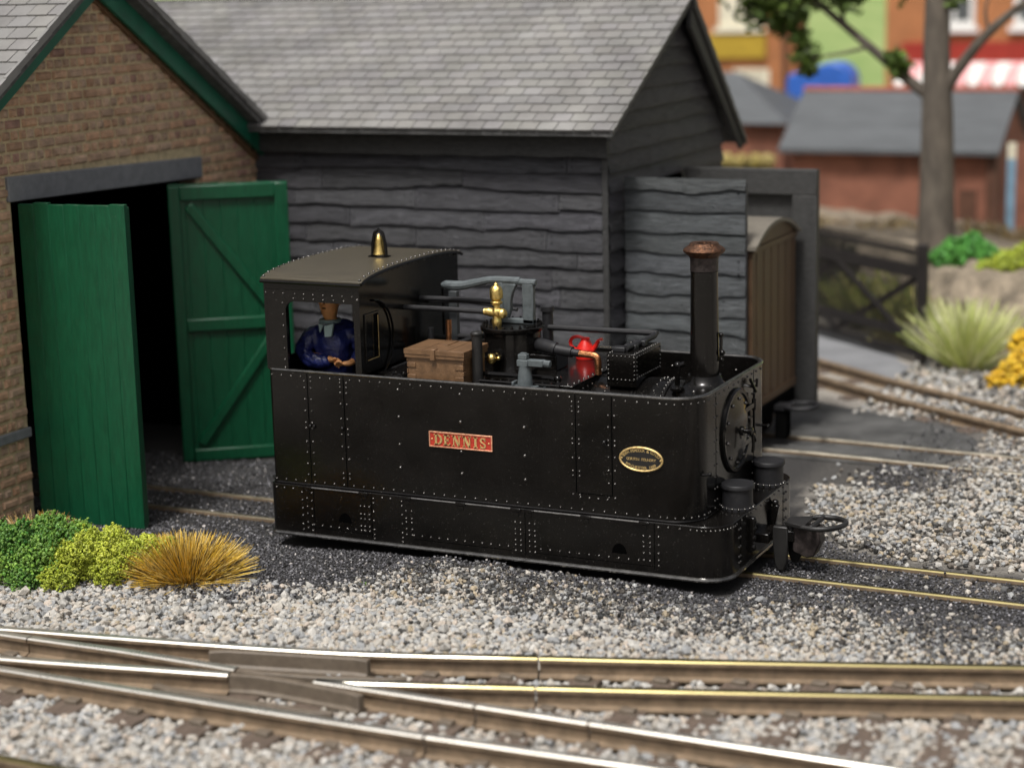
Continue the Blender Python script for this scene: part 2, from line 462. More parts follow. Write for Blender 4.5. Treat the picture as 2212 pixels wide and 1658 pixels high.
def ashes():
    p = np.concatenate([jit(-2.6, 6.5, -1.7, .2, .024), jit(-3.2, -.0, .2, 2.6, .034)])
    p2 = np.concatenate([jit(4.2, 8.5, .2, 1.35, .03), jit(3.9, 5.3, 1.25, 4.6, .034), jit(3.0, 5.4, 4.6, 6.8, .06)])
    pts = []; sz = []; tn = []
    for x, y in np.concatenate([p, p2]):
        if 0 < x < 4.25 and y > .03: continue
        if y < Afn(x) + .12: continue
        d = darkness(x, y)
        d2 = sstep(-1.7, .1, y - dark_edge(x) + 2 * wob(x, y)) * (1 if y < 1 else .3)
        if npr.random() > .025 + .34 * d2 ** 1.4 + d * .95: continue
        q = npr.uniform(.013, .029) * (1.25 if npr.random() < .1 else 1)
        onl = d < .6
        if y > 4.6 and npr.random() < .45: continue
        pts.append((x, y, gz(x, y) + (.009 if y > 4.2 else 0) + (npr.uniform(.03, .072) if onl else .3 * q + npr.uniform(0, .008)))); sz.append(q)
        t = npr.uniform(.35, 1.25)
        c = np.array([t, t, t * 1.03])
        r = npr.random()
        if r < .035: c = np.array([6.5, 6.2, 5.7]) * npr.uniform(.6, 1)
        elif r < .12: c = np.array([2.6, 2.6, 2.7])
        tn.append(c)
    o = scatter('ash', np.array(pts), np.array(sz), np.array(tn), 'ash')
    tag(o, 'fine black ash and coal dust around the locomotive', 'ash', kind='stuff')
ashes()

# ------------------------------------------------------------------ tracks
K['yardrail'] = mat('worn_yard_rail', (.20, .185, .15), .5, .8, var=.5, scale=2)
K['dullrail'] = mat('dull_rail', (.16, .14, .10), .5, .7, var=.2)
def rail(path, parent, head='railtop', h=.15, z=0., hw=.078, name='rail'):
    """flat-bottomed rail swept along path (x,y); head top at z"""
    P = [Vector((p[0], p[1], 0)) for p in path]
    prof = [(-.5, -h), (.5, -h)]
    b = hw / 2
    prof = [(-.062, -h), (.062, -h), (.062, -h + .014), (.016, -h + .03), (.016, -.05), (b, -.036), (b, -.010), (b - .010, 0), (-b + .010, 0), (-b, -.010), (-b, -.036), (-.016, -.05), (-.016, -h + .03), (-.062, -h + .014)]
    n = len(prof); V = []; F = []; mi = []
    for i, p in enumerate(P):
        a = P[max(i - 1, 0)]; c = P[min(i + 1, len(P) - 1)]; d = (c - a).normalized(); s = Vector((-d.y, d.x, 0))
        for u, w in prof: V.append(p + s * u + Vector((0, 0, z + w)))
    for i in range(len(P) - 1):
        for k in range(n):
            F.append((i * n + k, i * n + (k + 1) % n, (i + 1) * n + (k + 1) % n, (i + 1) * n + k)); mi.append(1 if 6 <= k <= 8 else 0)
    F.append(tuple(range(n - 1, -1, -1))); F.append(tuple((len(P) - 1) * n + k for k in range(n))); mi += [0, 0]
    mb = MB(); mb.add(V, F)
    o = obj(name, mb, 'railside', parent, smooth=25)
    o.data.materials.append(K[head]); o.data.polygons.foreach_set("material_index", mi)
    return o
def samp(fn, x0, x1, st=.25):
    n = max(2, int((x1 - x0) / st)); return [(lerp(x0, x1, i / n), fn(lerp(x0, x1, i / n))) for i in range(n + 1)]
tr = thing('railway_turnout', (3, -3.1, -.18), 'foreground railway turnout with bright rails, crossing frog and brown check rails', 'railway track')
def sm(pts):
    s = poly_smooth([(p[0], p[1], 0) for p in pts], 6); return [(p.x, p.y) for p in s]
As = sm(A_pts)
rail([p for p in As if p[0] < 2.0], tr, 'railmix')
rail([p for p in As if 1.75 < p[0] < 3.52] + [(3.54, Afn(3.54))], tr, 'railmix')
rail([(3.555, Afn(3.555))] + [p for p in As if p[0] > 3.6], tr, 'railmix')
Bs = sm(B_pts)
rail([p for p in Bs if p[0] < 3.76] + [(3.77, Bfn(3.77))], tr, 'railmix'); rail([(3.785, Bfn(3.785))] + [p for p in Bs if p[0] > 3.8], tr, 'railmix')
Ds = [(-3.4, -3.74), (0, -3.735), (2.0, -3.725), (3.47, -3.705)]
rail(Ds, tr, 'railtop'); rail([(3.488, -3.705), (5, -3.64), (9.9, -3.6)], tr, 'railtop')
rail([(2.28, -3.10), (3.535, -3.10)], tr, 'railtop'); rail([(3.553, -3.10), (4.37, -3.095)], tr, 'railtop'); rail([(4.385, -3.095), (9.9, -3.09)], tr, 'railtop')
rail([(-3.0, -3.13), (-.24, -3.115)], tr, 'railtop')
rail([(-.228, -3.115), (.6, -3.09), (1.62, -3.105)], tr, 'railtop')
rail(sm(E_pts), tr, 'railtop')
def plast(path, name='check_rail', z=-.004):
    mb = MB()
    prof = [(-.05, -.14), (.05, -.14), (.05, -.115), (.03, -.105), (.03, 0), (-.03, 0), (-.03, -.105), (-.05, -.115)]
    n = 8; V = []; F = []
    P = [Vector((p[0], p[1], 0)) for p in path]
    for i, p in enumerate(P):
        a = P[max(i - 1, 0)]; c = P[min(i + 1, len(P) - 1)]; d = (c - a).normalized(); s = Vector((-d.y, d.x, 0))
        for u, w in prof: V.append(p + s * u + Vector((0, 0, z + w)))
    for i in range(len(P) - 1):
        for k in range(n): F.append((i * n + k, i * n + (k + 1) % n, (i + 1) * n + (k + 1) % n, (i + 1) * n + k))
    F.append(tuple(range(n - 1, -1, -1))); F.append(tuple((len(P) - 1) * n + k for k in range(n)))
    mb.add(V, F); return obj(name, mb, 'plastic', tr, bevel=.008)
plast([(1.22, Afn(1.22) - .16), (1.34, Afn(1.34) - .115), (2.3, Afn(2.3) - .115), (2.42, Afn(2.42) - .15)])
plast([(1.25, -3.58), (1.4, -3.62), (2.55, -3.61), (2.7, -3.57)])
plast([(1.635, -3.21), (1.85, -3.165), (2.1, -3.17), (2.62, -3.20), (2.72, -3.23)], 'wing_rail')
plast([(1.63, -3.105), (1.85, -3.09), (2.25, -3.02), (2.7, -2.885), (2.85, -2.80)], 'wing_rail')
def sleeper(parent, x, y0, y1, z, chairs, skew=0., w=.23, m_='sleeper', h=.09):
    mb = MB(); 
    mb.bar((x - skew, y0, z - h / 2), (x + skew, y1, z - h / 2), w, h)
    s = obj('sleeper', mb, m_, parent, bevel=.01)
    if chairs:
        for cy, zz in chairs:
            mb = MB(); cx = x
            for sg in (-1, 1):
                mb.box((cx - .055, cy + sg * .10 - .04, z - .004), (cx + .055, cy + sg * .10 + .04, z + .034))
            mb.box((cx - .06, cy - .14, z - .01), (cx + .06, cy + .14, z + .008))
            obj('rail_chair', mb, 'plastic', s, bevel=.014)
    return s
for sx in SLEEP_X:
    if sx < -2.6 or sx > 9.7: continue
    ch = [(-3.72 if sx < 3 else -3.64, 0), (Afn(sx), 0)]
    if sx < 1.2: ch += [(-3.11, 0)]
    if sx < 1.0: ch += [(Efn(sx), 0)]
    if sx > 2.9: ch += [(-3.095, 0), (Bfn(sx), 0)]
    sleeper(tr, sx, -4.02, Afn(sx) + .24, -.140, ch)
t2 = thing('railway_track', (2, -5.35, -.18), 'railway track with one brassy rail just entering the bottom left corner', 'railway track')
rail([(-3.0, -5.03), (9.9, -5.10)], t2, 'railbrass'); rail([(-3.0, -5.65), (9.9, -5.72)], t2, 'railbrass')
for sx in SLEEP_X[1:-2:1]: sleeper(t2, sx + .2, -5.95, -4.88, -.16, None)
t3 = thing('railway_track', (2, .93, -.14), 'narrow gauge track buried in black ash carrying the black locomotive', 'railway track')
for y in (.63, 1.23):
    rail([(-7.3, y), (.2, y)], t3, 'dullrail', z=-.088, h=.12, hw=.05); rail([(.21, y), (4.2, y), (9.9, y - .04)], t3, 'railbrass', z=-.088, h=.12, hw=.05)
for i in range(32):
    sx = -7 + .53 * i
    if sx > 4.4 or sx < 0: sleeper(t3, sx, .30, 1.56, -.145, None, h=.04)
t4 = thing('railway_track', (3.5, 5.05, -.12), 'track set in grimy grey paving leading out of the black timber shed', 'railway track')
rail([(-5, 4.77), (3.5, 4.77), (5.7, 4.62), (9.9, 4.2)], t4, 'yardrail', z=-.085, h=.1, hw=.07)
rail([(-5, 5.39), (3.5, 5.39), (5.7, 5.25), (9.9, 4.83)], t4, 'yardrail', z=-.085, h=.1, hw=.07)
t5 = thing('railway_track', (4, 7.6, -.14), 'dark railed track curving past the black shed towards the right edge', 'railway track')
rail([(-2.2, 13.2), (.2, 11.0), (2.2, 9.2), (3.6, 8.1), (5.25, 7.0), (7.5, 5.75), (9.9, 4.75)], t5, 'railside', z=-.01, h=.14)
rail([(-2.0, 12.0), (.6, 9.7), (2.5, 8.2), (3.8, 7.2), (5.4, 6.15), (7.4, 5.05), (9.0, 4.42)], t5, 'railside', z=-.01, h=.14)
for i in range(13):
    t = i / 12; cx = lerp(.6, 7.2, t); cy = float(np.interp(cx, [.6, 2.4, 3.7, 5.3, 7.2], [10.15, 8.65, 7.65, 6.55, 5.5]))
    sl = (7.65 - 6.55) / 1.6; d = Vector((sl, 1, 0)).normalized() * .52
    mb = MB(); mb.bar((cx - d.x, cy - d.y, -.15), (cx + d.x, cy + d.y, -.15), .2, .06); obj('sleeper', mb, 'sleeper', t5, bevel=.01)

# ------------------------------------------------------------------ locomotive
LW, HT, HK, HC, XC, LU, LS = 1.854, 1.485, .459, 2.20, .953, 4.0, 4.245
CY = LW / 2
loco = thing('steam_tram_locomotive', (2.1, CY, -.1), 'black riveted steam tram locomotive with enclosed skirts, tall chimney and red name plate', 'locomotive')
def rrect(x0, x1, y0, y1, rr, rf, n=8):
    out = []
    for cx, cy, r, a0 in ((x0, y0, rr, 180), (x1, y0, rf, 270), (x1, y1, rf, 0), (x0, y1, rr, 90)):
        sx = 1 if cx == x0 else -1; sy = 1 if cy == y0 else -1
        for k in range(n + 1):
            a = math.radians(a0 + 90 * k / n)
            out.append((cx + sx * r + r * math.cos(a), cy + sy * r + r * math.sin(a)))
    return out
def wall_loop(mb, outer, inner, z0, z1, zi, top=True):
    n = len(outer)
    V = [(p[0], p[1], z0) for p in outer] + [(p[0], p[1], z1) for p in outer] + [(p[0], p[1], z1) for p in inner] + [(p[0], p[1], zi) for p in inner]
    F = []
    for i in range(n):
        j = (i + 1) % n
        F.append((i, j, n + j, n + i))
        if top: F.append((n + i, n + j, 2 * n + j, 2 * n + i))
        F.append((2 * n + i, 2 * n + j, 3 * n + j, 3 * n + i))
    F.append(tuple(3 * n + i for i in range(n)))
    mb.add(V, F)
E_ = .027
# skirt
mb = MB()
o_ = rrect(-.02, LS, -E_, LW + E_, .06, .24); n = len(o_)
V = [(p[0], p[1], .0) for p in o_] + [(p[0], p[1], HK) for p in o_]
mb.add(V, [(i, (i + 1) % n, n + (i + 1) % n, n + i) for i in range(n)] + [tuple(n + i for i in range(n)), tuple(range(n - 1, -1, -1))])
def rv(x, z, y=-E_, r=.0095): mb.rivet((x, y, z), (0, -1, 0), r)
for x in (.31, .36, .407): 
    for z in (.40, .33, .255, .19, .11, .06): rv(x + (.0 if x != .36 else .0), z + (.02 if x == .36 else 0))
for x in (.90, .94, .985):
    for z in (.33, .26, .215, .15, .11): rv(x, z)
for x in (1.03, 1.31):
    for z in (.41, .37, .29, .21, .13, .085, .05): rv(x, z)
for x in (1.35, 1.405):
    for z in (.33, .265, .23, .17, .12): rv(x, z)
for x0 in (2.39, 2.52):
    for dx in (0, .05):
        for z in (.335, .275, .235, .18, .14, .09): rv(x0 + dx, z)
for x in (3.545, 3.60):
    for z in (.335, .28, .245, .19, .13): rv(x, z)
for z in (.42, .34, .27, .2, .14, .095): rv(3.675, z)
for i in range(7): rv(.42 + i * .085, .112)
for i in range(12): rv(1.42 + i * .082, .118)
for i in range(11): rv(2.62 + i * .088, .124)
for x in (.05, .13, .22, 1.12, 1.2, 3.76, 3.86, 3.95): rv(x, .425)
for k in range(11):                                              # along the front edge and corner
    a = math.radians(270 + 90 * k / 10); cx, cy = LS - .24, -E_ + .24
    mb.rivet((cx + .24 * math.cos(a), cy + .24 * math.sin(a), .425), (math.cos(a), math.sin(a), 0), .0095)
for i in range(12): mb.rivet((LS, .25 + i * .123, .43), (1, 0, 0), .0095)
for y in (.34, .30, 1.50, 1.56):
    for z in (.37, .30, .22, .14, .09): mb.rivet((LS, y, z), (1, 0, 0), .0115)
sk = obj('skirt', mb, 'black', loco, bevel=.006)
mb = MB()                                                        # bottom bead
bd = rrect(-.02, LS, -E_, LW + E_, .06, .24)
mb.tube([(p[0] + 0, p[1], .012) for p in bd], .019, 8, closed=True); obj('bottom_bead', mb, 'edge', sk)
mb = MB(); y = -E_ - .0015
def seam(a, b, par):
    q = MB(); q.box(a, b); obj('seam', q, 'seam', par, smooth=0)
for x in (.425, 1.005, 2.478, 3.635): seam((x, y, .06), (x + .007, -E_ + .01, HK - .005), sk)
for x0, x1 in ((.44, 1.0), (1.42, 2.35), (2.58, 3.63)): seam((x0, y, .085), (x1, -E_ + .01, .089), sk)
for x in (.74, 3.33):
    pts = [(x + .065 * math.cos(math.radians(a)), y, .165 + .085 * math.sin(math.radians(a))) for a in range(0, 181, 15)]
    mb = MB(); mb.prism(pts, (0, .008, 0)); obj('drain_opening', mb, 'seam', sk, smooth=0)
mb = MB(); mb.v = []; mb.f = []; mb.c = []
for a_, b_ in (((LS - .01, 1.47, .03), (LS + .0015, 1.478, .44)), ((LS - .01, .335, .03), (LS + .0015, .343, .44)), ((LS - .01, .60, .12), (LS + .002, .68, .34)), ((LS - .01, 1.04, .16), (LS + .002, 1.1, .33))): seam(a_, b_, sk)
for x0, x1 in ((.322, .411), (.894, .98), (1.32, 1.404), (1.839, 1.927), (2.356, 2.448), (2.485, 2.564), (2.993, 3.084), (3.512, 3.594)):
    mb = MB(); mb.box((x0, -E_ - .014, HK - .028), (x1, -E_ + .004, HK - .002)); mb.box((x0 + .02, -E_ - .006, HK - .07), (x1 - .02, -E_ + .004, HK - .03)); obj('hinge', mb, 'black', sk, bevel=.004)
for x0, x1 in ((.415, .89), (1.408, 1.835), (1.93, 2.352), (2.568, 2.99), (3.088, 3.508)): 
    mb = MB(); mb.tube([(x0, -E_ - .004, HK - .008), (x1, -E_ - .004, HK - .008)], .008, 6); obj('edge_trim', mb, 'edge', sk)

# upper side tank shell
mb = MB()
oo = rrect(0, LU, 0, LW, .05, .26); ii = rrect(.035, LU - .035, .035, LW - .035, .03, .225)
wall_loop(mb, oo, ii, HK, HT, .62)
def rs(x, z, r=.0095): mb.rivet((x, 0, z), (0, -1, 0), r)
x = .04
while x < 3.72:
    rs(x, 1.437); rs(x, .497); x += .0985
for x in (1.298, 1.89, 2.481):
    for z in (1.388, 1.151, .908, .703):
        if not (x == 1.89 and z == .908): rs(x, z, .0145)
rs(1.89, .895, .0145)
for x in (.368, .432):
    for z in (1.40, 1.34, 1.24, 1.135, 1.03, .98, .86, .76, .66, .56): rs(x, z)
for x in (.727, .79):
    for z in (1.41, 1.37, 1.32, 1.22, 1.09, 1.0, .95, .84, .73, .60, .555): rs(x, z)
for x in (.41, .45, .735): mb.ball((x, -.008, 1.0), .018, sy=.7)
for x in (2.915, 2.975):
    for z in (1.40, 1.36, 1.32, 1.21, 1.09, 1.05, .93, .82, .78, .62): rs(x, z)
for x in (3.235, 3.29):
    for z in (1.31, 1.21, 1.10, 1.06, .96, .85, .74, .62): rs(x, z)
mb.ball((3.2, -.01, 1.08), .022, sy=.8); mb.bar((3.19, -.014, 1.085), (3.23, -.014, 1.055), .012, .014, up=(0, 1, 0))
for i in range(4): rs(2.98 + i * .08, .60)
for k in range(7):
    a = math.radians(270 + 90 * k / 6); cx, cy = LU - .26, .26
    for z in (1.437, .497): mb.rivet((cx + .26 * math.cos(a), cy + .26 * math.sin(a), z), (math.cos(a), math.sin(a), 0), .0095)
for i in range(12):
    for z in (1.437, .497): mb.rivet((LU, .30 + i * .118, z), (1, 0, 0), .0095)
for y in (.415, .475, 1.375, 1.435):
    for i in range(9): mb.rivet((LU, y, 1.36 - i * .1), (1, 0, 0), .0095)
for y in (1.6,): 
    for z in (1.38, 1.2): mb.rivet((LU - .035, y, z), (-1, 0, 0), .012)
for y in (.9, 1.15, 1.4): mb.rivet((LU - .035, y, 1.32), (-1, 0, 0), .012)
for x in (2.9, 3.1, 3.3, 3.5, 3.7): mb.rivet((x, LW - .035, 1.36), (0, -1, 0), .012)
tank = obj('side_tank', mb, 'black', loco, bevel=.004)
mb = MB(); mb.tube([(p[0], p[1], HT) for p in rrect(.004, LU - .0, .004, LW - .004, .05, .26)], .0135, 8, closed=True); obj('top_bead', mb, 'edge', tank)
mb = MB()
mb.tube([(p[0], p[1], HK + .01) for p in rrect(0, LU, 0, LW, .05, .26)], .010, 6, closed=True); obj('base_angle', mb, 'black', tank)
y = -.0015
for x, z0 in ((.395, HK), (.758, HK), (2.941, .635), (3.262, .635)): seam((x, y, z0), (x + .009, .01, HT - .02), tank)
seam((2.95, y, .632), (3.262, .01, .638), tank)
seam((LU - .01, .44, HK + .01), (LU + .0015, .448, HT - .02), tank); seam((LU - .01, 1.40, HK + .01), (LU + .0015, 1.408, HT - .02), tank)
mb = MB(); mb.box((2.955, -.0012, .642), (3.258, .005, HT - .03)); obj('inspection_door', mb, 'black', tank)
mb = MB(); mb.tube([(LU - .02, .16, .84), (LU + .035, .19, .84)], .012, 6); mb.ball((LU + .035, .2, .84), .018); obj('lamp_bracket', mb, 'black', tank)
mb = MB(); mb.tube([(LU + .0, 1.62, .93), (LU + .05, 1.62, .93), (LU + .05, 1.66, .93)], .012, 6); obj('lamp_bracket', mb, 'black', tank)

# name plate with raised serif letters
np_ = MB(); np_.box((1.592, -.010, .921), (2.186, .004, 1.051)); plate = obj('name_plate', np_, 'platered', loco, bevel=.002)
mb = MB()
for a, b in (((1.590, -.015, .918), (2.188, 0, .930)), ((1.590, -.015, 1.042), (2.188, 0, 1.054)), ((1.590, -.015, .930), (1.602, 0, 1.042)), ((2.176, -.015, .930), (2.188, 0, 1.042))): mb.box(a, b)
obj('plate_border', mb, 'platepink', plate, bevel=.002)
mb = MB()
LY0, LY1 = -.016, -.004
def R_(x0, z0, x1, z1): mb.box((x0, LY0, z0), (x1, LY1, z1))
def stem(x, z0, z1, w=.020, sf=.010):
    R_(x, z0, x + w, z1); R_(x - sf, z0 - .0, x + w + sf, z0 + .008); R_(x - sf, z1 - .008, x + w + sf, z1)
def diag(x0, z0, x1, z1, w): mb.prism([(x0, LY0, z0), (x0 + w, LY0, z0), (x1 + w, LY0, z1), (x1, LY0, z1)], (0, LY1 - LY0, 0))
def arc(cx, cz, rx, rz, a0, a1, w0=.008, w1=.016, n=12):
    for i in range(n):
        a, b = math.radians(lerp(a0, a1, i / n)), math.radians(lerp(a0, a1, (i + 1) / n))
        ta, tb = [w0 + (w1 - w0) * abs(math.cos(t)) for t in (a, b)]
        mb.prism([(cx + rx * math.cos(a), LY0, cz + rz * math.sin(a)), (cx + rx * math.cos(b), LY0, cz + rz * math.sin(b)),
                  (cx + (rx - tb) * math.cos(b), LY0, cz + (rz - tb) * math.sin(b)), (cx + (rx - ta) * math.cos(a), LY0, cz + (rz - ta) * math.sin(a))], (0, LY1 - LY0, 0))
z0, z1 = .941, 1.032; zc = (z0 + z1) / 2
def L_D(x): stem(x, z0, z1); arc(x + .020, zc, .050, .0455, -90, 90, .009, .020)
def L_E(x):
    stem(x, z0, z1); R_(x, z0, x + .055, z0 + .009); R_(x, z1 - .009, x + .052, z1); R_(x + .01, zc - .004, x + .04, zc + .004)
    R_(x + .047, z0, x + .055, z0 + .022); R_(x + .044, z1 - .022, x + .052, z1); R_(x + .035, zc - .011, x + .041, zc + .011)
def L_N(x):
    R_(x, z0, x + .010, z1); R_(x + .052, z0, x + .062, z1); diag(x + .042, z0, x - .004, z1, .023)
    R_(x - .012, z1 - .008, x + .014, z1); R_(x - .010, z0, x + .018, z0 + .008); R_(x + .042, z1 - .008, x + .072, z1)
def L_I(x): stem(x, z0, z1)
def L_S(x):
    arc(x + .026, zc + .0215, .028, .024, 20, 270, .009, .016); arc(x + .026, zc - .0215, .028, .024, -160, 90, .009, .016)
    R_(x + .044, zc + .014, x + .050, z1); R_(x, z0, x + .006, zc - .014)
L_D(1.648); L_E(1.738); L_N(1.822); L_N(1.920); L_I(2.022); L_S(2.075)
for x in (1.618, 2.155): mb.ball((x, LY0 + .006, zc), .008, sy=.8)
obj('lettering', mb, 'gold', plate)

# oval works plate
OX, OZ, OA, OB = 3.523, .971, .190, .103
mb = MB()
mb.prism([(OX + OA * math.cos(math.radians(a)), -.008, OZ + OB * math.sin(math.radians(a))) for a in range(0, 360, 10)], (0, .012, 0)); wp = obj('works_plate', mb, 'black_satin', loco)
mb = MB(); mb.tube([(OX + (OA - .006) * math.cos(math.radians(a)), -.009, OZ + (OB - .006) * math.sin(math.radians(a))) for a in range(0, 360, 10)], .0085, 6, closed=True)
mb.ball((OX - OA + .022, -.008, OZ), .009, n=8, m_=5); mb.ball((OX + OA - .022, -.008, OZ), .009, n=8, m_=5)
obj('rim', mb, 'gold', wp)
def glyph(ch):
    cu = bpy.data.curves.new("glyph", 'FONT'); cu.body = ch; cu.size = 1; cu.extrude = .0; cu.resolution_u = 2; cu.align_x = 'CENTER'; cu.offset = .012
    ob = bpy.data.objects.new("glyph", cu); COL.objects.link(ob)
    me = bpy.data.meshes.new_from_object(ob.evaluated_get(bpy.context.evaluated_depsgraph_get()))
    r = ([v.co.copy() for v in me.vertices], [tuple(p.vertices) for p in me.polygons])
    bpy.data.objects.remove(ob); bpy.data.curves.remove(cu); bpy.data.meshes.remove(me); return r
GL = {}
def put_char(mb, ch, x, z, ang, size):
    if ch == ' ': return
    if ch not in GL: GL[ch] = glyph(ch)
    vs, fs = GL[ch]; c, s_ = math.cos(ang), math.sin(ang)
    mb.add([(x + (v.x * c - v.y * s_) * size, -.0098, z + (v.x * s_ + v.y * c) * size) for v in vs], fs)
mb = MB(); sz = .036
def arc_text(t, a0, a1, rx, rz, flip=False):
    for i, ch in enumerate(t):
        a = math.radians(lerp(a0, a1, i / (len(t) - 1))); x, z = OX + rx * math.cos(a), OZ + rz * math.sin(a)
        tx, tz = -rx * math.sin(a), rz * math.cos(a)
        if not flip: tx, tz = -tx, -tz
        put_char(mb, ch, x, z, math.atan2(tz, tx), sz)
arc_text("BEYER PEACOCK & CO LTD", 163, 20, OA - .040, OB - .042)
arc_text("MANCHESTER 1889", 222, 318, OA - .020, OB - .018, True)
for i, ch in enumerate("GORTON FOUNDRY"): put_char(mb, ch, OX - .118 + i * .0182, OZ - .012, 0, sz * .85)
obj('lettering', mb, 'gold', wp, smooth=0)

# cab ---------------------------------------------------------------
def arch_z(y, top=2.372, edge=2.285):
    t = (y - CY) / (CY + .03); return edge + (top - edge) * math.sqrt(max(0, 1 - abs(t) ** 2.4)) if abs(t) < 1 else edge
def cab_side(mb, y0, y1):
    # window opening x .222-.892, z 1.5-2.095 with rounded upper rear corner
    mb.box((.028, y0, HT), (.215, y1, 2.20)); mb.box((.892, y0, HT), (.925, y1, 2.20)); mb.box((.215, y0, 2.10), (.892, y1, 2.20))
    for cx, sx in ((.215, 1), (.892, -1)):
        r = .085; pts = [(cx, y0, 2.10)] + [(cx + sx * (r - r * math.cos(math.radians(a))), y0, 2.10 - r + r * math.sin(math.radians(a))) for a in range(0, 91, 15)]
        if sx == 1: mb.prism(pts, (0, y1 - y0, 0))
    mb.box((.028, y0, 2.20), (.925, y1, 2.262))
mb = MB(); cab_side(mb, LW - .03, LW); obj('cab_side', mb, 'black', loco, bevel=.004)
mb = MB(); cab_side(mb, 0, .03)
for x in (.02, .1, .2, .315, .405, .5, .6, .69, .79, .885): mb.rivet((x, 0, 2.165), (0, -1, 0), .0095)
for x in (.3, .4, .5, .6, .7, .8): mb.rivet((x, 0, 2.125), (0, -1, 0), .009)
for z in (2.08, 1.98, 1.88, 1.78, 1.68, 1.58, 1.51): mb.rivet((.185, 0, z), (0, -1, 0), .0095)
mb.rivet((.935, 0, 2.14), (0, -1, 0), .013)
obj('cab_side', mb, 'black', loco, bevel=.004)
# spectacle plate (front) and rear plate with arched tops
def plate_x(x0, x1, wins):
    mb = MB(); N = 24
    ycut = sorted(set([0, LW] + [w[0] for w in wins] + [w[1] for w in wins] + [LW * i / N for i in range(N + 1)]))
    for a, b in zip(ycut[:-1], ycut[1:]):
        spans = [(HT + .004, None)]
        for w in wins:
            if a >= w[0] - 1e-6 and b <= w[1] + 1e-6: spans = [(HT + .004, w[2]), (w[3], None)]
        for lo, hi in spans:
            za, zb = (arch_z(a) - .012, arch_z(b) - .012) if hi is None else (hi, hi)
            V = [(x0, a, lo), (x0, b, lo), (x0, b, zb), (x0, a, za), (x1, a, lo), (x1, b, lo), (x1, b, zb), (x1, a, za)]
            mb.add(V, [(0, 3, 2, 1), (4, 5, 6, 7), (3, 7, 6, 2), (0, 1, 5, 4), (0, 4, 7, 3), (1, 2, 6, 5)])
    return mb
mb = plate_x(.925, .953, [(.09, .30, 1.595, 1.985), (LW - .30, LW - .09, 1.595, 1.985)])
for y in [.02 + i * .098 for i in range(19)]: mb.rivet((.953, y, arch_z(y) - .05), (1, 0, 0), .0095)
spp = obj('spectacle_plate', mb, 'black', loco)
for y0 in (.09, LW - .30):
    mb = MB()
    for a, b in (((.945, y0 - .02, 1.575), (.965, y0, 2.005)), ((.945, y0 + .21, 1.575), (.965, y0 + .23, 2.005)), ((.945, y0, 1.575), (.965, y0 + .21, 1.595)), ((.945, y0, 1.985), (.965, y0 + .21, 2.005))): mb.box(a, b)
    fr = obj('window_frame', mb, 'black', spp, bevel=.003)
    mb = MB(); mb.box((.936, y0, 1.595), (.941, y0 + .21, 1.985)); obj('pane', mb, 'glass', spp, smooth=0)
    mb = MB(); mb.box((.966, y0 + .195, 1.61), (.969, y0 + .201, 1.97)); mb.box((.966, y0 + .005, 1.60), (.969, y0 + .20, 1.605)); obj('brass_bead', mb, 'gold', spp, smooth=0)
mb = MB()
mb.lathe([(.34, .0), (.355, .012), (.34, .026)], (.955, .20, 1.78), 40, 'x') if False else None
mb.tube([(.97, .20 + .345 * math.cos(math.radians(a)), 1.76 + .345 * math.sin(math.radians(a))) for a in range(-75, 88, 7)], .011, 6)
obj('lamp_ring', mb, 'black', spp)
mb = plate_x(0.0, .028, [(.35, 1.5, 1.55, 2.08)])
obj('rear_plate', mb, 'black', loco)
# roof
mb = MB(); N = 40; pts = []
for i in range(N + 1):
    y = lerp(-.022, LW + .022, i / N); pts.append((y, arch_z(max(-.03 + .0001, min(LW + .03, y)))))
up = [(y, z) for y, z in pts]; lo = [(y, z - .028) for y, z in reversed(pts)]
mb.prism([(-.018, y, z) for y, z in up + lo], (1.012, 0, 0))
for y in [lerp(0, LW, i / 22) for i in range(23)]:
    for x in (.965, .005): mb.rivet((x, y, arch_z(y) + .001), (0, -.25, 1), .0125)
roof = obj('cab_roof', mb, 'roofblack', loco, bevel=.004, smooth=30)
mb = MB(); mb.tube([(.99, y, z - .02) for y, z in pts], .015, 8); mb.tube([(-.015, -.022, 2.268), (.99, -.022, 2.268)], .016, 8); obj('roof_edge', mb, 'black', roof)
# bell on the roof
mb = MB(); zt = arch_z(CY)
mb.tube([(.575, CY, zt), (.585, CY, zt + .13), (.605, CY, zt + .215), (.645, CY, zt + .245), (.685, CY, zt + .215), (.705, CY, zt + .13), (.715, CY, zt)], .017, 8)
mb.box((.55, CY - .04, zt - .01), (.60, CY + .04, zt + .012)); mb.box((.69, CY - .04, zt - .01), (.74, CY + .04, zt + .012))
bl = obj('bell_bracket', mb, 'black', loco)
mb = MB(); mb.lathe([(.052, .02), (.058, .025), (.05, .05), (.038, .1), (.034, .15), (.026, .18), (.008, .205)], (.645, CY, zt), 20); obj('bell', mb, 'brass', bl)
# cab interior
mb = MB(); mb.box((.04, .04, .56), (.92, LW - .04, .62)); obj('cab_floor', mb, 'black_satin', loco)

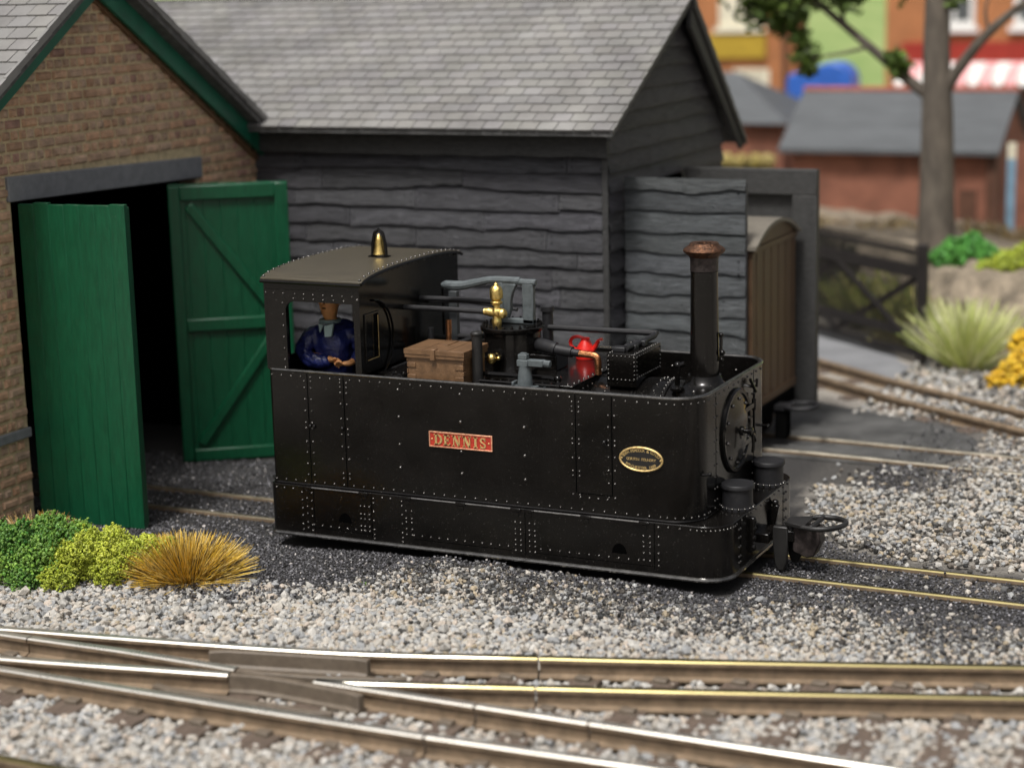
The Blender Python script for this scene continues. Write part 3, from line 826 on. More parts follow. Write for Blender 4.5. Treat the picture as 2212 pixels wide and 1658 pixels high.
# top deck, channel, boiler ------------------------------------------
mb = MB()
mb.box((.953, .30, 1.435), (2.80, LW - .04, 1.462)); mb.box((.953, .036, 1.38), (2.80, .30, 1.405))
mb.box((2.775, .30, 1.10), (2.80, LW - .04, 1.435)); mb.box((.953, .28, 1.405), (2.8, .30, 1.462))
for i in range(22): mb.rivet((1.1 + i * .078, .33, 1.462), (0, 0, 1), .009); mb.rivet((1.95 + i * .036, .28, 1.43), (0, -1, 0), .006)
for i in range(14): mb.rivet((2.80, .40 + i * .1, 1.40), (1, 0, 0), .010)
for i in range(14): mb.rivet((2.765, .40 + i * .1, 1.462), (0, 0, 1), .009)
deck = obj('tank_deck', mb, 'black', loco, bevel=.004)
mb = MB()
for z in (1.44, 1.475): mb.tube([(1.98, .20, z), (2.72, .20, z)], .012, 6)
for i in range(20): mb.tube([(1.99 + i * .036, .20, 1.405), (1.99 + i * .036, .20, 1.475)], .005, 5)
obj('grille', mb, 'black', loco); mb = MB()
mb.tube([(1.94, .30, 1.515), (2.60, .30, 1.515), (2.66, .30, 1.50), (2.68, .25, 1.47), (2.70, .14, 1.43)], .02, 8)
mb.ball((2.66, .30, 1.51), .035); obj('handrail', mb, 'black', loco); mb = MB()
mb.bar((2.52, .09, 1.425), (2.72, .20, 1.46), .03, .02); mb.bar((2.72, .10, 1.42), (2.86, .20, 1.45), .03, .02)
for i in range(8): mb.ball((2.56 + .035 * (i % 4), .24 + .05 * (i // 4), 1.43), .016)
obj('reversing_linkage', mb, 'black', loco, bevel=.002); mb = MB()
for i in range(14): mb.ball((1.04 + rnd.random() * .24, .12 + rnd.random() * .26, 1.425), rnd.uniform(.03, .06), n=6, m_=4)
obj('coal_heap', mb, 'black', loco, smooth=0)
mb = MB()
mb.lathe([(.02, -.3), (.44, -.3), (.44, .42), (.02, .42)], (3.05, CY, 1.00), 48, 'x')
mb.lathe([(.40, 0), (.475, 0), (.475, .02), (.49, .025), (.49, .07), (.475, .075), (.475, .52), (.4, .52)], (3.40, CY, .955), 48, 'x')
for x in (3.20, 3.17): mb.lathe([(.43, 0), (.452, 0), (.452, .015), (.43, .015)], (x, CY, 1.0), 48, 'x')
for k in range(26):
    a = math.radians(20 + 140 * k / 25)
    mb.rivet((3.447, CY - .49 * math.cos(a), .955 + .49 * math.sin(a)), (0, -math.cos(a), math.sin(a)), .011)
    if k % 2: mb.rivet((3.36, CY - .44 * math.cos(a), 1.0 + .44 * math.sin(a)), (0, -math.cos(a), math.sin(a)), .011)
for k in range(18):
    a = math.radians(20 + 140 * k / 17); mb.rivet((2.93, CY - .44 * math.cos(a), 1.0 + .44 * math.sin(a)), (0, -math.cos(a), math.sin(a)), .012)
obj('boiler', mb, 'black', loco, smooth=40)
# smokebox door on the front plate
mb = MB(); c = (LU - .004, CY, 1.04)
mb.lathe([(.36, 0), (.36, .022), (.345, .034), (.318, .032), (.31, .020), (.295, .022), (.2, .048), (.1, .062), (.0, .066)], c, 48, 'x')
for k in range(10):
    a = 2 * math.pi * k / 10 + .2; mb.rivet((LU + .03, CY + .27 * math.cos(a), 1.04 + .27 * math.sin(a)), (1, 0, 0), .014)
sd_ = obj('smokebox_door', mb, 'black', loco, smooth=40)
mb = MB(); mb.lathe([(.04, 0), (.04, .03), (.02, .035), (.02, .08), (.035, .085), (.035, .10), (.01, .11)], (LU + .05, CY, 1.04), 14, 'x')
mb.tube([(LU + .13, CY, 1.04), (LU + .135, CY + .09, .99), (LU + .13, CY + .15, .93)], .013, 8); mb.tube([(LU + .15, CY, 1.04), (LU + .155, CY + .01, .92), (LU + .15, CY + .01, .86)], .013, 8)
obj('handle', mb, 'black', sd_)
mb = MB()
for z in (1.18, .90): mb.bar((LU + .035, CY + .10, z), (LU + .03, CY + .40, z), .02, .045); mb.tube([(LU + .03, CY + .40, z - .05), (LU + .03, CY + .40, z + .05)], .02, 8)
mb.tube([(LU + .03, CY + .40, .80), (LU + .03, CY + .40, 1.28)], .012, 8)
obj('hinge_strap', mb, 'black', sd_, bevel=.003)
mb = MB(); mb.tube([(LU, CY + .42, 1.33), (LU + .05, CY + .42, 1.34), (LU + .05, CY + .42, 1.40)], .014, 6); mb.tube([(LU + .03, CY + .30, 1.42), (LU + .06, CY + .36, 1.30)], .014, 6); obj('lamp_iron', mb, 'black', loco)
# chimney
CX = 3.73
mb = MB(); mb.lathe([(.30, 1.35), (.29, 1.385), (.235, 1.402), (.19, 1.42), (.155, 1.455), (.14, 1.50), (.124, 1.50), (.118, 1.9), (.114, 2.375), (.10, 2.376)], (CX, CY, 0), 40)
for k in range(10):
    a = 2 * math.pi * k / 10 + .3; mb.rivet((CX + .25 * math.cos(a), CY + .25 * math.sin(a), 1.40), (0, 0, 1), .016)
ch = obj('chimney', mb, 'black', loco, smooth=40)
mb = MB(); mb.lathe([(.10, 2.372), (.117, 2.380), (.117, 2.47), (.122, 2.492), (.118, 2.50), (.10, 2.50)], (CX, CY, 0), 40); obj('chimney_band', mb, 'capband', ch)
mb = MB(); mb.lathe([(.10, 2.495), (.125, 2.497), (.142, 2.515), (.168, 2.535), (.176, 2.55), (.172, 2.562), (.150, 2.580), (.128, 2.592), (.118, 2.612), (.10, 2.614), (.062, 2.608), (.055, 2.58), (.05, 2.45), (.02, 2.44)], (CX, CY, 0), 40); obj('chimney_cap', mb, 'capcopper', ch)
mb = MB(); mb.tube([(CX + .135, CY + .02, 1.62), (CX + .14, CY + .02, 1.80), (CX + .13, CY + .02, 1.86)], .014, 8); mb.ball((CX + .15, CY + .02, 1.69), .025); mb.ball((CX + .145, CY + .02, 1.63), .018); mb.ball((CX + .14, CY + .02, 1.84), .02); obj('steam_fitting', mb, 'black', ch)
mb = MB(); mb.tube([(3.57, .70, 1.40), (3.575, .70, 1.60)], .022, 10); mb.tube([(3.575, .70, 1.60), (3.64, .70, 1.63)], .022, 8); mb.lathe([(.06, 0), (.06, .02), (.03, .04)], (3.57, .70, 1.40), 12); mb.ball((3.575, .70, 1.61), .032); obj('blower_valve', mb, 'black', loco)
# dome with bolted flange
DX = 1.95
mb = MB(); mb.lathe([(.27, 1.44), (.262, 1.48), (.255, 1.50), (.252, 1.775), (.275, 1.785), (.28, 1.80), (.28, 1.822), (.272, 1.828), (.02, 1.828)], (DX, CY, 0), 44)
for k in range(22):
    a = 2 * math.pi * k / 22; mb.lathe([(.015, 0), (.015, .016), (.009, .02), (.009, .03)], (DX + .25 * math.cos(a), CY + .25 * math.sin(a), 1.826), 6)
a = math.radians(-98); mb.lathe([(.055, 0), (.06, -.01), (.06, -.05), (.045, -.055)], (DX - .02, CY - .25, 1.60), 18, 'y')
dome = obj('dome', mb, 'black', loco, smooth=35)
mb = MB(); mb.ball((DX - .035, CY - .36, 1.588), .047); mb.tube([(DX - .035, CY - .31, 1.59), (DX - .02, CY - .25, 1.60)], .02, 8); mb.ball((DX + .02, CY - .33, 1.59), .018); obj('valve_ball', mb, 'brass', dome)
mb = MB(); mb.tube([(1.62, CY - .36, 1.59), (DX - .07, CY - .36, 1.59)], .017, 8); obj('valve_pipe', mb, 'pipe', dome)
# brass safety valve
SX, SY = 1.865, CY - .13
VS = 1.22
mb = MB(); mb.lathe([(a * VS, b) for a, b in [(.030, 1.825), (.034, 1.85), (.036, 1.88), (.030, 1.90), (.030, 1.93), (.036, 1.955), (.03, 1.985), (.024, 2.00), (.026, 2.02), (.042, 2.03), (.044, 2.045), (.030, 2.06), (.036, 2.068), (.045, 2.075), (.048, 2.11), (.046, 2.15), (.036, 2.175), (.018, 2.19), (.016, 2.205), (.005, 2.215)]], (SX, SY, 0), 22)
mb.tube([(SX - .115, SY, 1.953), (SX - .075, SY, 1.953), (SX - .07, SY, 1.953), (SX - .02, SY, 1.95), (SX + .04, SY - .01, 1.95), (SX + .075, SY - .015, 1.945)], [.034, .034, .042, .04, .046, .036], 12); mb.ball((SX + .06, SY - .015, 1.947), .046)
obj('safety_valve', mb, 'brass', loco, smooth=45)
# grey lever frame above the dome
K['postgrey'] = mat('dark_grey_post', (.045, .05, .053), .5)
mb = MB(); fy = CY + .06
mb.box((DX - .175, fy - .03, 1.828), (DX - .10, fy + .03, 2.19)); mb.box((DX + .085, fy - .03, 1.828), (DX + .19, fy + .03, 2.19)); mb.box((DX - .175, fy - .03, 1.83), (DX + .19, fy + .03, 1.875))
mb.prism([(DX - .10, fy - .03, 2.18), (DX + .03, fy - .03, 2.18), (DX - .01, fy - .03, 2.10), (DX - .03, fy - .03, 2.02), (DX - .03, fy - .03, 1.95), (DX - .06, fy - .03, 1.87), (DX - .10, fy - .03, 1.87)], (0, .06, 0))
mb.tube([(DX - .19, fy, 2.205), (DX + .06, fy, 2.205)], .035, 10); mb.tube([(DX + .05, fy, 2.195), (DX + .21, fy, 2.195)], .032, 10)
fr = obj('regulator_frame', mb, 'greypl', loco, bevel=.008)
mb = MB(); mb.tube([(DX - .12, fy, 2.21), (DX - .25, fy, 2.20), (DX - .40, fy, 2.165), (DX - .50, fy, 2.14), (DX - .60, fy, 2.135), (DX - .68, fy, 2.14), (DX - .715, fy, 2.138)], [.032, .034, .038, .042, .044, .038, .018], 10); obj('lever', mb, 'greypl', fr)
mb = MB(); mb.box((1.12, CY + .40, 1.46), (1.20, CY + .46, 2.02)); obj('support_post', mb, 'postgrey', loco, bevel=.006)
# pipes (each its own part)
def pipe(pts, r, m_='pipe', name='pipe', sm_=True):
    mb = MB(); mb.tube(poly_smooth(pts, 5) if sm_ else pts, r, 10); return obj(name, mb, m_, loco)
pipe([(.95, SY, 1.952), (1.4, SY, 1.955), (SX - .1, SY, 1.953)], .024)
pipe([(.95, CY + .17, 1.985), (1.4, CY + .18, 1.99), (DX - .18, CY + .17, 1.98)], .024)
pipe([(.96, CY + .32, 1.93), (1.35, CY + .33, 1.945), (DX - .1, CY + .32, 1.90)], .016)
pipe([(2.10, 1.36, 1.735), (2.6, 1.36, 1.738), (3.085, 1.36, 1.74), (3.12, 1.34, 1.735), (3.13, 1.26, 1.725), (3.10, .98, 1.715), (3.08, .78, 1.71)], .026)
pipe([(1.15, 1.35, 1.60), (1.5, 1.35, 1.62), (1.75, 1.32, 1.62), (DX, 1.25, 1.6)], .024)
pipe([(1.22, 1.2, 1.55), (1.40, 1.26, 1.62), (1.5, 1.34, 1.66), (1.7, 1.36, 1.67)], .024)
pipe([(1.05, .95, 1.57), (1.35, .72, 1.575), (1.62, .66, 1.57), (1.70, .68, 1.56)], .028)
pipe([(1.17, 1.20, 1.47), (1.18, 1.20, 1.66), (1.18, 1.2, 1.78)], .026, 'copper', 'copper_pipe')
pipe([(1.05, 1.1, 1.46), (1.05, 1.1, 1.72)], .028)
mb = MB(); mb.lathe([(.05, 1.46), (.05, 1.87), (.062, 1.872), (.062, 1.915), (.05, 1.92), (.02, 1.90)], (2.065, 1.42, 0), 18); obj('filler_pipe', mb, 'pipe', loco)
mb = MB(); mb.lathe([(.046, 1.40), (.046, 1.855), (.056, 1.862), (.056, 1.875), (.045, 1.885), (.02, 1.885)], (1.945, .24, 0), 20); obj('vent_post', mb, 'black_satin', loco)
mb = MB(); mb.tube([(2.18, CY, 1.67), (2.40, .80, 1.665), (2.42, .80, 1.66)], [.06, .06, .06], 14); mb.tube([(2.42, .80, 1.66), (2.58, .79, 1.645)], .048, 14); mb.tube([(2.58, .79, 1.645), (2.65, .785, 1.638)], .034, 12); obj('ejector_body', mb, 'pipe', loco)
pipe([(2.64, .785, 1.638), (2.76, .78, 1.632), (2.81, .775, 1.62), (2.825, .775, 1.57), (2.825, .775, 1.47)], .029, 'copper', 'copper_pipe')
mb = MB(); mb.box((2.1, CY - .12, 1.46), (2.42, CY + .14, 1.60)); mb.box((2.15, .55, 1.462), (2.30, .68, 1.52)); obj('ejector_seat', mb, 'black', loco, bevel=.01)
# riveted box above the boiler
bx0, bx1, by0, by1, bz0, bz1 = 2.95, 3.215, .665, 1.245, 1.40, 1.683
mb = MB(); mb.box((bx0, by0, bz0), (bx1, by1, bz1))
for i in range(7):
    x = lerp(bx0 + .02, bx1 - .02, i / 6)
    for z in (bz1 - .022, bz0 + .06): mb.rivet((x, by0, z), (0, -1, 0), .0085)
for i in range(6):
    z = lerp(bz0 + .07, bz1 - .03, i / 5)
    for x in (bx0 + .015, bx1 - .015): mb.rivet((x, by0, z), (0, -1, 0), .0085)
    for y in (by0 + .02, by1 - .02): mb.rivet((bx1, y, z), (1, 0, 0), .0085)
for i in range(12):
    y = lerp(by0 + .03, by1 - .03, i / 11)
    for z in (bz1 - .022, bz0 + .08): mb.rivet((bx1, y, z), (1, 0, 0), .0085)
    mb.rivet((bx1 - .02, y, bz1), (0, 0, 1), .008); mb.rivet((bx0 + .02, y, bz1), (0, 0, 1), .008)
obj('condensing_box', mb, 'black', loco, bevel=.004)
mb = MB(); mb.bar((2.96, .80, 1.70), (3.08, .80, 1.70), .1, .04); mb.bar((3.02, .92, 1.70), (3.13, .92, 1.70), .08, .045); mb.bar((3.04, 1.05, 1.71), (3.16, 1.05, 1.71), .06, .05); obj('pipe_bracket', mb, 'pipe', loco, bevel=.008)
# sandboxes
for cy in (.62, 1.44):
    cx = LU + .125
    mb = MB(); mb.lathe([(.10, HK), (.138, HK), (.138, HK + .02), (.128, HK + .026), (.127, HK + .175), (.02, HK + .18)], (cx, cy, 0), 32)
    for k in range(16):
        a = 2 * math.pi * k / 16; mb.rivet((cx + .135 * math.cos(a), cy + .135 * math.sin(a), HK + .02), (math.cos(a), math.sin(a), .6), .012)
    sb = obj('sandbox', mb, 'pipe', loco)
    mb = MB(); mb.lathe([(.135, HK + .176), (.141, HK + .18), (.141, HK + .205), (.134, HK + .215), (.02, HK + .217)], (cx, cy, 0), 32); obj('lid', mb, 'pipe', sb)
# coupling gear (front), brake post, rear coupler
mb = MB()
mb.box((LS - .02, CY - .16, .13), (LS + .10, CY + .14, .21)); mb.box((LS + .06, CY - .08, .14), (LS + .30, CY + .08, .235))
mb.bar((LS, CY + .24, .16), (LS + .04, CY + .24, .36), .05, .06); mb.ball((LS + .03, CY + .24, .375), .032)
mb.bar((LS, CY - .33, .10), (LS + .02, CY - .33, .40), .05, .05)
for z in (.37, .30, .22, .14): mb.ball((LS + .025, CY - .33, z), .03, n=8, m_=5)
obj('draw_gear', mb, 'black', loco, bevel=.008)
mb = MB(); pts = [(LS + .115, .27), (LS + .115, .10), (LS + .13, -.05), (LS + .16, -.115), (LS + .21, -.115), (LS + .235, -.05), (LS + .245, .10), (LS + .245, .27)]
mb.prism([(p[0], CY - .10, p[1]) for p in pts], (0, .05, 0)); mb.prism([(p[0] + .06, CY + .10, p[1] + .02) for p in pts], (0, .05, 0)); obj('guard_iron', mb, 'black_satin', loco, bevel=.012)
mb = MB(); z = .285
mb.prism([(LS + .22, CY - .09, z), (LS + .38, CY - .16, z), (LS + .40, CY - .14, z), (LS + .40, CY + .14, z), (LS + .38, CY + .16, z), (LS + .22, CY + .09, z)], (0, 0, .03))
loop = [(LS + .38, CY - .15, z + .015), (LS + .50, CY - .17, z + .015), (LS + .60, CY - .14, z + .02), (LS + .68, CY - .06, z + .025), (LS + .70, CY + .04, z + .025), (LS + .66, CY + .13, z + .025), (LS + .58, CY + .19, z + .02), (LS + .46, CY + .19, z + .02), (LS + .38, CY + .15, z + .015)]
mb.tube(poly_smooth(loop, 4), .024, 8); mb.tube([(LS + .46, CY - .16, z + .02), (LS + .47, CY + .18, z + .02)], .022, 8)
cp = obj('coupling_loop', mb, 'black_satin', loco, bevel=.004)
mb = MB(); mb.prism([(LS + .28, CY - .075, .06), (LS + .28, CY - .075, .28), (LS + .50, CY - .075, .28), (LS + .52, CY - .075, .16), (LS + .46, CY - .075, .03), (LS + .40, CY - .075, .015)], (0, .15, 0)); obj('coupling_hook', mb, 'capband', loco, bevel=.012)
mb = MB(); mb.box((-.22, CY - .07, .14), (0, CY + .07, .24)); mb.box((-.26, CY - .20, .02), (-.20, CY + .20, .06)); mb.box((-.16, CY - .05, -.05), (-.10, CY + .05, .2))
mb.tube([(-.2, CY - .16, .25), (-.42, CY - .18, .25), (-.52, CY - .1, .255), (-.52, CY + .1, .255), (-.42, CY + .18, .25), (-.2, CY + .16, .25)], .022, 8); obj('rear_coupling', mb, 'black_satin', loco, bevel=.006)
# hidden underframe and wheels
mb = MB(); mb.box((.1, .3, .02), (4.1, LW - .3, .4)); obj('underframe', mb, 'gap', loco)
for x in (.9, 2.1, 3.3):
    for y in (.60, 1.20):
        mb = MB(); mb.lathe([(.05, 0), (.24, 0), (.24, .05), (.05, .05)], (x, y, .145), 28, 'y'); obj('wheel', mb, 'capband', loco)

# ------------------------------------------------------------------ things riding on the locomotive
tb = thing('tool_chest', (1.63, .28, 1.405), 'brown wooden tool chest with jointed corners on top of the side tank', 'tool chest')
x0, x1, y0, y1 = 1.36, 1.885, .085, .50
mb = MB(); mb.box((x0, y0, 1.407), (x1, y1, 1.66)); mb.box((x0 - .012, y0 - .012, 1.407), (x1 + .012, y1 + .012, 1.425))
obj('chest_body', mb, 'brownbox', tb, bevel=.004)
for cx, sx in ((x0, 1), (x1, -1)):
    for z in (1.47, 1.575):
        mb = MB(); xa, xb = sorted((cx - sx * .006, cx + sx * .075)); mb.box((xa, y0 - .008, z), (xb, y0 + .002, z + .042))
        xa, xb = sorted((cx - sx * .008, cx + sx * .002)); mb.box((xa, y0 - .008, z + .05), (xb, y0 + .07, z + .09)); obj('corner_joint', mb, 'brownbox', tb, bevel=.003)
mb = MB(); mb.box((x0 - .02, y0 - .02, 1.662), (x1 + .02, y1 + .02, 1.69)); mb.box((x0 - .025, y0 - .025, 1.692), (x1 + .025, y1 + .025, 1.735))
mb.box((x0 + .15, y0 - .02, 1.735), (x0 + .162, y1 + .02, 1.738)); mb.box((x1 - .15, y0 - .02, 1.735), (x1 - .138, y1 + .02, 1.738)); mb.box((x0 + .19, y0 + .2, 1.73), (x0 + .28, y1, 1.742))
obj('lid', mb, 'brownbox', tb, bevel=.004)
mb = MB(); mb.box((1.59, y0 - .036, 1.65), (1.635, y0 - .02, 1.742)); mb.box((1.585, y0 - .03, 1.735), (1.64, y0 + .03, 1.744)); obj('hasp', mb, 'brownbox', tb, bevel=.003)

jk = thing('lifting_jack', (2.42, .16, 1.40), 'small grey screw jack standing on a slotted base near the tank edge', 'jack')
mb = MB(); mb.box((2.21, .05, 1.405), (2.62, .30, 1.425)); mb.box((2.30, .08, 1.425), (2.52, .27, 1.468)); mb.box((2.26, .06, 1.425), (2.29, .29, 1.45)); mb.box((2.54, .06, 1.425), (2.57, .29, 1.45)); mb.box((2.31, .13, 1.468), (2.33, .22, 1.50)); mb.box((2.51, .1, 1.43), (2.535, .25, 1.47)); obj('base', mb, 'greypl', jk, bevel=.006)
mb = MB(); mb.lathe([(.066, 1.466), (.062, 1.52), (.056, 1.57), (.052, 1.60), (.05, 1.64)], (2.42, .17, 0), 18); obj('body', mb, 'greypl', jk)
mb = MB(); mb.box((2.365, .125, 1.635), (2.465, .215, 1.69)); mb.box((2.37, .14, 1.69), (2.45, .20, 1.735)); mb.box((2.385, .15, 1.735), (2.435, .19, 1.745)); mb.box((2.46, .135, 1.638), (2.60, .205, 1.692)); mb.tube([(2.58, .17, 1.665), (2.655, .17, 1.662)], .03, 10); obj('head', mb, 'greypl', jk, bevel=.01)

def shr(v): return [(2.43 + (p[0] - 2.535) * .86, 1.42 + (p[1] - 1.2) * .86, 1.463 + (p[2] - 1.463) * .74) for p in v]
oc = thing('oil_can', (2.43, 1.42, 1.46), 'bright red oil can with loop handle and slanted spout on the tank top', 'oil can')
mb = MB(); mb.lathe([(a * .90, 1.463 + (b - 1.463) * .74) for a, b in [(.095, 1.463), (.098, 1.475), (.096, 1.56), (.09, 1.59), (.06, 1.65), (.042, 1.69), (.045, 1.70), (.045, 1.712), (.02, 1.72)]], (2.43, 1.42, 0), 28); obj('can_body', mb, 'red', oc)
mb = MB(); mb.tube(poly_smooth([(2.60, 1.2, 1.55), (2.63, 1.2, 1.59), (2.66, 1.2, 1.645), (2.69, 1.2, 1.695), (2.725, 1.2, 1.708)], 4), [.03] * 4 + [.026] * 4 + [.022] * 4 + [.017] * 5, 10); mb.v = shr(mb.v); obj('spout', mb, 'red', oc)
mb = MB(); mb.tube(poly_smooth([(2.515, 1.2, 1.705), (2.46, 1.2, 1.722), (2.40, 1.2, 1.71), (2.368, 1.2, 1.665), (2.375, 1.2, 1.61), (2.41, 1.2, 1.575), (2.45, 1.2, 1.56)], 4), .019, 8); mb.v = shr(mb.v); obj('handle', mb, 'red', oc)

# ------------------------------------------------------------------ driver
def skin_mesh(name, V, Eg, R, m_, parent, sub=2, root=0):
    org = ORG[parent.name]
    me = bpy.data.meshes.new(name); me.from_pydata([Vector(v) - org for v in V], Eg, []); me.update()
    o = bpy.data.objects.new(name, me); COL.objects.link(o)
    sk_ = o.modifiers.new("skin", 'SKIN'); sk_.use_smooth_shade = True; sk_.branch_smoothing = .4
    for i, r in enumerate(R):
        d = me.skin_vertices[0].data[i]; d.radius = (r, r) if not isinstance(r, tuple) else r; d.use_root = (i == root)
    sb = o.modifiers.new("sub", 'SUBSURF'); sb.levels = sub; sb.render_levels = sub
    me2 = bpy.data.meshes.new_from_object(o.evaluated_get(bpy.context.evaluated_depsgraph_get()))
    bpy.data.objects.remove(o)
    if name == 'jacket':                                            # cloth folds
        from mathutils import noise
        nn = [v.normal.copy() for v in me2.vertices]
        for v, q in zip(me2.vertices, nn): v.co += q * (.020 * noise.noise(v.co * 13) + .010 * noise.noise(v.co * 27))
    me2.name = name; me2.materials.clear(); me2.materials.append(K[m_]); me2.shade_smooth()
    return link_mesh(name, me2, m_, parent)
pr = thing('person', (.40, .55, .62), 'driver in a navy jacket and pale collar standing behind the cab window', 'person')
px, py = .385, .56
V = []; Eg = []; R = []
def jt(p, r, par=None):
    V.append(p); R.append(r)
    if par is not None: Eg.append((par, len(V) - 1))
    return len(V) - 1
hx = px - .055
pel = jt((px, py, 1.24), .10); wa = jt((px, py, 1.40), .09, pel); chst = jt((px, py, 1.64), .10, wa); nk0 = jt((px - .03, py, 1.80), .055, chst); nk1 = jt((hx, py - .01, 1.87), .06, nk0)
h0 = jt((hx, py - .02, 1.935), .085, nk1); h1 = jt((hx, py - .02, 2.03), .108, h0); h2 = jt((hx, py - .01, 2.12), .09, h1)
def arm(sh, el, wr, hd):
    a = jt(sh, .045, chst); b = jt(el, .034, a); c = jt(wr, .034, b); return c
wr1 = arm((px - .14, py - .1, 1.76), (px - .23, py - .16, 1.55), (px + .03, py - .20, 1.525), None)
wr2 = arm((px + .15, py + .08, 1.76), (px + .26, py + .0, 1.56), (px + .24, py - .2, 1.50), None)
# legs
for sx in (-1, 1):
    a = jt((px + sx * .07, py, 1.14), .085, pel); b = jt((px + sx * .075, py - .01, .92), .062, a); c = jt((px + sx * .075, py + .01, .70), .045, b); jt((px + sx * .075, py - .10, .655), .035, c)
# hands: palm then four curled fingers and a thumb
for wr, bx, by, bz, s in ((wr1, px + .03, py - .20, 1.525, 1), (wr2, px + .24, py - .2, 1.50, -1)):
    pm = jt((bx + s * .055, by - .01, bz - .004), .03, wr)
    for k, L in enumerate((.055, .065, .06, .045)):
        ky = by - .03 + k * .016; kz = bz + .018 - k * .013
        f0 = jt((bx + s * .095, ky, kz), .0095, pm); f1 = jt((bx + s * (.095 + L * .55), ky - .004, kz - .006), .009, f0); jt((bx + s * (.095 + L * .62), ky - .01, kz - .03), .008, f1)
    t0 = jt((bx + s * .07, by - .04, bz + .022), .011, pm); jt((bx + s * .105, by - .055, bz + .028), .009, t0)
body = skin_mesh('body', V, Eg, R, 'skin', pr)
# face
mb = MB(); fy = py - .125
mb.ball((hx, fy - .004, 2.015), .017, sy=1.3, sz=1.5, n=8, m_=6); mb.ball((hx - .108, py - .01, 2.02), .022, sx=.5, sz=1.5, n=8, m_=6); mb.ball((hx + .108, py - .01, 2.02), .022, sx=.5, sz=1.5, n=8, m_=6)
obj('nose_and_ears', mb, 'skin', body)
mb = MB()
for sx in (-1, 1): mb.ball((hx + sx * .034, fy + .004, 2.045), .010, sy=.6, n=8, m_=6)
mb.ball((hx, fy + .012, 1.965), .024, sy=.4, sz=.25, n=8, m_=6); obj('eyes_and_mouth', mb, 'cap', body)
J = []; JE = []; JR = []
def jj(p, r, par=None):
    J.append(p); JR.append(r)
    if par is not None: JE.append((par, len(J) - 1))
    return len(J) - 1
a = jj((px, py, 1.18), .17); b = jj((px, py, 1.40), .175, a); c = jj((px, py, 1.60), .20, b); d = jj((px - .02, py + .01, 1.74), .17, c); jj((px - .045, py, 1.825), .09, d)
s1 = jj((px - .19, py - .1, 1.73), .10, c); e1 = jj((px - .265, py - .17, 1.56), .095, s1); e2 = jj((px - .13, py - .21, 1.50), .085, e1); jj((px + .045, py - .205, 1.52), .056, e2)
s2 = jj((px + .17, py + .05, 1.73), .10, c); f1 = jj((px + .27, py + .0, 1.57), .085, s2); jj((px + .24, py - .16, 1.505), .056, f1)
skin_mesh('jacket', J, JE, JR, 'navy', pr, 3)
T = []; TE = []; TR = []
def tt(p, r, par=None):
    T.append(p); TR.append(r)
    if par is not None: TE.append((par, len(T) - 1))
    return len(T) - 1
a = tt((px, py, 1.24), .13)
for sx in (-1, 1):
    b = tt((px + sx * .075, py, 1.12), .1, a); c = tt((px + sx * .08, py - .01, .9), .078, b); tt((px + sx * .08, py + .01, .68), .07, c)
skin_mesh('trousers', T, TE, TR, 'navy', pr)
mb = MB(); cz = 1.82; py -= .05
mb.prism([(px - .03, py - .135, cz + .01), (px - .085, py - .125, cz + .02), (px - .055, py - .155, cz - .06)], (0, .03, 0))
mb.prism([(px - .02, py - .14, cz - .0), (px + .07, py - .12, cz + .03), (px + .065, py - .16, cz - .085), (px + .005, py - .175, cz - .09)], (0, .03, 0))
mb.tube([(px - .06 + .085 * math.cos(t), py + .05 + .088 * math.sin(t), cz + .018) for t in [i * math.pi / 8 for i in range(16)]], .02, 8, closed=True)
obj('shirt_collar', mb, 'shirt', pr, bevel=.006)
mb = MB(); mb.lathe([(.112, 2.10), (.118, 2.115), (.12, 2.145), (.095, 2.175), (.02, 2.19)], (hx, py + .04, 0), 20); mb.prism([(hx - .07, py - .05, 2.10), (hx + .07, py - .05, 2.10), (hx + .05, py - .13, 2.09), (hx - .05, py - .13, 2.09)], (0, 0, .012)); obj('cap', mb, 'cap', pr)

# ------------------------------------------------------------------ brick engine shed
def brick_face(mb, O, ud, nd, u0, u1, z0, ztop, holes, h=.102, L=.232, d=.022, seed=1, base=(1, 1, 1)):
    r = random.Random(seed); O, ud, nd = Vector(O), Vector(ud), Vector(nd); up = Vector((0, 0, 1))
    k = 0; z = z0
    while z < 8:
        ln = L if k % 2 == 0 else L / 2
        u = u0 - (L * .25 if k % 2 else 0) - r.random() * .02
        any_ = False
        while u < u1:
            a, b = max(u, u0), min(u + ln, u1)
            mid = (a + b) / 2
            if b - a > .03 and z + h * .6 < ztop(mid) and not any(ha - .02 < mid < hb + .02 and hz0 < z + h / 2 < hz1 for ha, hb, hz0, hz1 in holes):
                any_ = True; g = .012
                j = [r.uniform(-.006, .006) for _ in range(6)]
                zt = z + h - g
                V = []
                for uu, zz in ((a + g + j[0], z + g), (b - g + j[1], z + g), (b - g + j[1], zt), (a + g + j[0], zt)): V.append(O + ud * uu + up * zz)
                i_ = .018; dd = d * r.uniform(.7, 1.3)
                for uu, zz in ((a + g + i_, z + g + i_ + j[2]), (b - g - i_, z + g + i_ + j[3]), (b - g - i_, zt - i_ + j[4]), (a + g + i_, zt - i_ + j[5])): V.append(O + ud * uu + up * zz + nd * dd)
                t = r.uniform(.86, 1.12); w = r.random()
                c = (t * lerp(.92, 1.1, w), t, t * lerp(1.1, .95, w))
                if r.random() < .07: c = (t * .8, t * .72, t * .85)
                mb.add(V, [(4, 5, 6, 7), (0, 1, 5, 4), (1, 2, 6, 5), (2, 3, 7, 6), (3, 0, 4, 7)], tuple(x * y for x, y in zip(c, base)))
            u += ln
        z += h; k += 1
        if not any_ and z > 1: break
